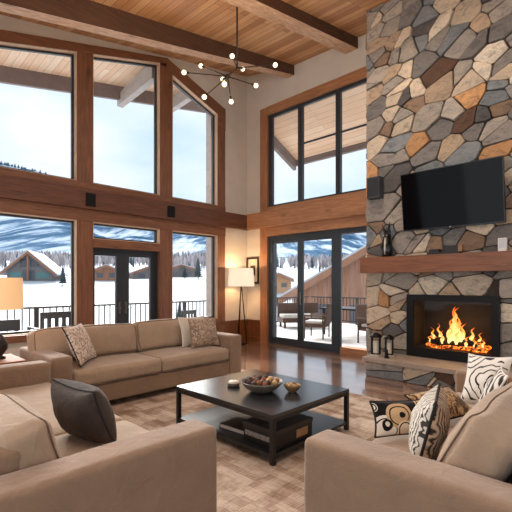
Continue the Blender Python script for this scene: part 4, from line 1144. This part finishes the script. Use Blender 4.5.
# ------------------------------------------------------------------ landscape
def interp(t, tab):
    for (a, va), (b, vb) in zip(tab, tab[1:]):
        if t <= b: return va if t <= a else va + (vb-va)*(t-a)/(b-a)
    return tab[-1][1]
GH = [(0, -2.6), (38, -2.6), (50, -1.2), (62, .5), (75, 1.75), (100, 3.0), (130, 5), (160, 8), (200, 12), (320, 16)]
def ground_z(x, y):
    r = math.hypot(x, y)
    z = interp(r, GH)
    if r > 20: z += .25*mnoise.noise(Vector((x*.05, y*.05, 0))) * min(1, (r-20)/40)
    if r > 110: z += 2.5*mnoise.noise(Vector((x*.012, y*.012, 3))) * min(1, (r-110)/80)
    return z
bm = bmesh.new(); rings = []
NA = 120
for r in (1, 12, 24, 32, 38, 44, 50, 56, 62, 68, 75, 85, 100, 115, 130, 145, 160, 190, 220, 270, 320):
    rings.append([bm.verts.new((r*math.cos(2*PI*k/NA), r*math.sin(2*PI*k/NA), ground_z(r*math.cos(2*PI*k/NA), r*math.sin(2*PI*k/NA)))) for k in range(NA)])
for a, b in zip(rings, rings[1:]):
    for k in range(NA): bm.faces.new([a[k], a[(k+1) % NA], b[(k+1) % NA], b[k]])
bm.faces.new(rings[0])
obj('snow_ground', bm, SNOW, smooth=True, label='wide white snow field around the house', cat='snow', **S)

s_, c_ = math.sin(TH), math.cos(TH)
def world(a, d): return (d*(-s_+a*c_), d*(c_+a*s_))
RID = [(-400, 110), (-120, 150), (0, 163), (48, 174), (80, 196), (100, 212), (155, 222), (172, 226), (190, 230), (215, 236), (272, 237), (300, 233), (340, 231), (368, 236), (520, 230), (800, 220)]
bm = bmesh.new(); grid = []
px = -380
cols = [(-380 + i*6) for i in range(190)]
for i, pxv in enumerate(cols):
    a = (pxv-256)/405; e1 = (283-interp(pxv, RID))/405; e0 = (283-258)/405
    colv = []
    for j in range(26):
        tt = j/25; d = 330 + 1100*tt
        e = e0 + (e1-e0)*tt**.85
        x, y = world(a, d)
        nz = mnoise.fractal(Vector((x*.0035, y*.0035, 1.3)), 1.0, 2.0, 5) * (math.sin(PI*min(1, tt*1.02))*.9+.08)
        z = 1.4 + e*d + nz*26*(.4+tt)
        colv.append(bm.verts.new((x, y, z)))
    grid.append(colv)
for a, b in zip(grid, grid[1:]):
    for j in range(25): bm.faces.new([a[j], b[j], b[j+1], a[j+1]])
t = NT('hazed_snow_mountain'); v0 = t.coord(rot=(0, 0, -TH)); mp_ = t.n('ShaderNodeMapping'); mp_.inputs['Scale'].default_value = (1, .13, .12); t.link(v0, mp_.inputs['Vector']); v = mp_.outputs['Vector']
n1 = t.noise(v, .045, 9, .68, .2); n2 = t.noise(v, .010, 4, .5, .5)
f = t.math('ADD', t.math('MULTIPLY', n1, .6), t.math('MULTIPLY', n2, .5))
t.base(t.ramp(f, [(.44, srgb(48, 74, 100)), (.53, srgb(78, 104, 130)), (.575, srgb(150, 166, 184)), (.66, srgb(186, 194, 204))]))  # blue aerial haze is mixed into the forest and snow colours
t.set(Roughness=.95); t.b.inputs['Specular IOR Level'].default_value = 0
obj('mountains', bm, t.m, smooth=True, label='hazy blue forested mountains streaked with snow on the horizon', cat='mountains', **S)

# woods on the lower slopes
t = NT('bare_woods'); at = t.n('ShaderNodeVertexColor'); at.layer_name = 'Col'; t.base(at.outputs['Color']); t.set(Roughness=1); t.b.inputs['Specular IOR Level'].default_value = 0; WOODS = t.m
bm = bmesh.new(); lay = bm.loops.layers.float_color.new('Col'); rn = random.Random(4)
for i in range(3200):
    pxv = rn.uniform(-60, 400); d = rn.uniform(112, 215)
    x, y = world((pxv-256)/405, d); z = ground_z(x, y)-.3
    if mnoise.noise(Vector((x*.03, y*.03, 9))) < -.12 + (.25 if d < 125 else 0): continue
    h = rn.uniform(2.6, 5.2); w = rn.uniform(.25, .7)
    g = rn.random(); con = rn.random() < .18
    c = srgb(70+20*g, 84+20*g, 92+20*g) if con else srgb(140+56*g, 134+52*g, 136+52*g)
    prof = [(.4, 0), (1, .2), (.5, .6), (.05, 1)] if con else [(.2, 0), (.35, .25), (1, .62), (.5, .85), (.08, 1)]
    rr = [[bm.verts.new((x+w*p*math.cos(k*PI/2+g*3), y+w*p*math.sin(k*PI/2+g*3), z+h*q)) for k in range(4)] for p, q in prof]
    for a, b in zip(rr, rr[1:]):
        for k in range(4):
            f = bm.faces.new([a[k], a[(k+1) % 4], b[(k+1) % 4], b[k]])
            for l in f.loops: l[lay] = c
for i in range(70):
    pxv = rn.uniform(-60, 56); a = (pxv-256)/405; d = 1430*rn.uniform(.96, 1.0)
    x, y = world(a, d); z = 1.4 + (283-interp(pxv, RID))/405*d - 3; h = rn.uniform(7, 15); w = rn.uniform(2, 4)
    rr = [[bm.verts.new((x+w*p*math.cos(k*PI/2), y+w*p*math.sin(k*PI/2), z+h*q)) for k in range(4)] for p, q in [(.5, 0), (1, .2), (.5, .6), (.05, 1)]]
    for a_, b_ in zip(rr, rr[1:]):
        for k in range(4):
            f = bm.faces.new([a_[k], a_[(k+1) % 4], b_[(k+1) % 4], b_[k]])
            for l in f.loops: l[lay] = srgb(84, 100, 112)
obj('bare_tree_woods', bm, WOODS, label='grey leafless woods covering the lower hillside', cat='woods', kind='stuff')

# houses
def house(name, loc, rz, W, Dp, wall_h, roof_h, over, wallm, label, roofm=SNOW, base=3.0, gable=True, wins=(), trimm=None, posts=()):
    root = empty(name, loc, rz, label=label, cat='house')
    bm = bmesh.new()
    prism(bm, [(-W/2, -base), (W/2, -base), (W/2, wall_h), (0, wall_h+roof_h*(1-0)), (-W/2, wall_h)], 1, -Dp/2, Dp/2)
    obj('walls', bm, wallm, root)
    k = roof_h/(W/2); th = .28
    for s in (-1, 1):
        bm = bmesh.new(); xo = W/2+over
        prism(bm, [(0, wall_h+roof_h+.05), (s*xo, wall_h+roof_h+.05-k*xo), (s*xo, wall_h+roof_h+.05-k*xo+th), (0, wall_h+roof_h+.05+th)], 1, -Dp/2-over, Dp/2+over)
        obj('roof', bm, roofm, root, label='snow covered roof slope')
        if trimm:
            bm = bmesh.new(); prism(bm, [(0, wall_h+roof_h-.30), (s*xo, wall_h+roof_h-.30-k*xo), (s*xo, wall_h+roof_h+.16-k*xo), (0, wall_h+roof_h+.16)], 1, -Dp/2-over-.12, -Dp/2-over-.01)
            obj('bargeboard', bm, trimm, root)
    for (x0, x1, z0, z1, m) in wins:
        obj('window', bx(x0, x1, -Dp/2-.06, -Dp/2-.005, z0, z1), m, root)
    for (x, w_) in posts:
        obj('post', bx(x-w_/2, x+w_/2, -Dp/2-over*.9, -Dp/2-over*.9+w_, -base, wall_h+roof_h*(1-abs(x)/(W/2))-.2), trimm or wallm, root)
    return root
LOGW = plain('cabin_grey_wood', srgb(128, 122, 122), .9, var=.2)
BARGE = plain('cabin_bargeboard', srgb(150, 106, 82), .9)
REDW = wood('rust_siding', srgb(126, 84, 64), srgb(178, 134, 108), 2, scale=.25, rough=.9, knots=False)
GRN = plain('cabin_teal_panel', srgb(98, 138, 138), .8); DWIN = plain('cabin_dark_window', srgb(84, 84, 92), .3)
def facing(x, y): return math.atan2(y, x) - PI/2    # front (-y) turned to the viewpoint
x, y = -76.0, 23.7
house('timber_cabin', (x, y, 1.3), facing(x, y)-.25, 6.6, 8, 2.2, 2.9, 1.0, LOGW, 'timber cabin with a steep snowy gable in the lower left window', trimm=BARGE, base=2,
      wins=((-2.9, -1.2, .9, 1.9, GRN), (-1.0, .8, .2, 2.2, DWIN), (1.0, 2.9, .9, 1.8, GRN), (-1.4, -.1, 2.7, 4.0, DWIN), (.1, 1.4, 2.7, 4.0, DWIN)), posts=((-.05, .25),))
x, y = -72.2, 34.4
house('red_cabin', (x, y, 1.9), facing(x, y), 4.6, 5, 1.6, 1.0, .5, REDW, 'small rust red house with snowy roof seen through the left French door leaf', base=2, wins=((-1.6, -.5, .5, 1.3, DWIN), (.5, 1.6, .5, 1.3, DWIN)), trimm=BARGE)
x, y = -76.4, 44.2
house('long_lodge', (x, y, 2.2), facing(x, y)+.35, 6.0, 7, 1.3, 1.1, .6, LOGW, 'low grey house with snowy roof seen through the right French door leaf', base=2, wins=((-2.0, -.6, .3, 1.0, DWIN), (.8, 2.0, .3, 1.0, DWIN)), trimm=BARGE)
x, y = -78.2, 55.5
house('grey_chalet', (x, y, 2.6), facing(x, y), 6.4, 7, 1.9, .9, .5, plain('chalet_grey', srgb(120, 108, 104), .9), 'grey brown chalet on the slope in the window right of the French door', base=2, wins=((-2.2, -.8, .5, 1.3, DWIN), (.6, 2.2, .5, 1.3, DWIN)), trimm=BARGE)
x, y = -39.5, 45.4
house('tan_house', (x, y, .2), facing(x, y), 3.6, 4, 1.7, .75, .4, plain('tan_siding', srgb(188, 142, 104), .9), 'small tan house with snowy roof seen through the left sliding panel', base=3, wins=((-1.2, -.3, .6, 1.2, DWIN), (.4, 1.2, .6, 1.2, DWIN)), trimm=BARGE)
x, y = -12.9, 27.8
house('neighbour_house', (x, y, -1.6), facing(x, y)-.12, 12.5, 9, 2.2, 3.5, .9, REDW, 'large rust sided house with thick snowy roof beyond the sliding doors', base=2, wins=((-4.6, -3.4, .4, 1.6, DWIN), (-2.4, -1.0, .4, 1.6, DWIN)), trimm=BARGE)

# conifers near the houses
PINE = plain('dark_pine', srgb(62, 76, 80), .95, var=.3, scale=2); PTR = plain('pine_trunk', srgb(80, 66, 58), .9)
def conifer(x, y, h, w, label, seed):
    z = ground_z(x, y)
    root = empty('pine_tree', (x, y, z), label=label, cat='tree', group='pines on the snow field')
    obj('trunk', tube((0, 0, -.3), (0, 0, h*.3), w*.08, 6), PTR, root)
    b = bmesh.new(); rn = random.Random(seed)
    for k in range(9):
        zz = h*(.12+.095*k); r = w*(1-k/9.6)
        n = 14; c0 = b.verts.new((0, 0, zz + h*.16))
        ring = [b.verts.new((r*(1 if q % 2 else .62)*rn.uniform(.85, 1.1)*math.cos(q*2*PI/n), r*(1 if q % 2 else .62)*math.sin(q*2*PI/n), zz - (0.12*r if q % 2 else 0))) for q in range(n)]
        for q in range(n): b.faces.new([c0, ring[q], ring[(q+1) % n]])
    obj('foliage', b, PINE, root)
for a in ((-63.5, 49.0, 4.2, 1.3, 'dark pine standing on the snow in the window right of the French door'), (-66.5, 48.0, 2.6, .9, 'short dark pine just left of the taller one in the same window'),
          (-33.3, 23.4, 1.9, .55, 'young pine on the snow just beyond the deck railing, by the sofa end'), (-63.8, 23.6, 3.0, .85, 'pine standing on the snow in front of the timber cabin, to its right')):
    conifer(*a, seed=hash(a[0]) % 99)

# ------------------------------------------------------------------ light
W = bpy.data.worlds.new('overcast_sky'); scene.world = W; W.use_nodes = True
nt = W.node_tree; N = nt.nodes; Lk = nt.links
bg = N['Background']; tc = N.new('ShaderNodeTexCoord'); mp = N.new('ShaderNodeMapping'); mp.inputs['Scale'].default_value = (1, 1, 2.6)
nz = N.new('ShaderNodeTexNoise'); nz.inputs['Scale'].default_value = 2.4; nz.inputs['Detail'].default_value = 5; nz.inputs['Roughness'].default_value = .5
cr = N.new('ShaderNodeValToRGB'); cr.color_ramp.elements[0].position = .36; cr.color_ramp.elements[0].color = (.60, .76, .93, 1); cr.color_ramp.elements[1].position = .62; cr.color_ramp.elements[1].color = (.88, .93, .98, 1)
Lk.new(tc.outputs['Generated'], mp.inputs[0]); Lk.new(mp.outputs[0], nz.inputs[0]); Lk.new(nz.outputs['Fac'], cr.inputs[0]); Lk.new(cr.outputs[0], bg.inputs[0])
bg.inputs[1].default_value = .77

def area(name, loc, rot, sx_, sy_, e, col):
    l = bpy.data.lights.new(name, 'AREA'); l.shape = 'RECTANGLE'; l.size = sx_; l.size_y = sy_; l.energy = e; l.color = col
    o = bpy.data.objects.new(name, l); COL.objects.link(o); o.location = loc; o.rotation_euler = rot; return o
area('ceiling_fill', (-1.5, .6, 4.6), (0, 0, 0), 3.5, 2.5, 45, (1, .92, .82))  # unseen lamp added to fill the room from above
area('ceiling_fill_b', (-2.6, 4.2, 5.3), (0, 0, 0), 1.6, 1.6, 36, (1, .90, .78))  # second added overhead fill, no fitting there
area('near_opening_fill', (-1.5, -3.0, 2.2), (R(-90), 0, PI), 6, 2.6, 45, (.95, .97, 1))  # added lamp topping up daylight from the near wall openings
area('upward_fill', (-3.0, 2.6, 3.9), (R(180), 0, 0), 3.0, 3.0, 40, (1, .80, .58))  # lamp added to brighten the ceiling, without a fixture

sl = bpy.data.lights.new('soft_sun', 'SUN'); sl.energy = 8.0; sl.angle = R(40); sl.color = (1, .97, .93)
so = bpy.data.objects.new('soft_sun', sl); COL.objects.link(so)
so.rotation_euler = Vector((.82, -.30, -.50)).to_track_quat('-Z', 'Y').to_euler()
vs = scene.view_settings
vs.view_transform = 'Standard'; vs.look = 'None'; vs.exposure = .66; vs.gamma = 1.0
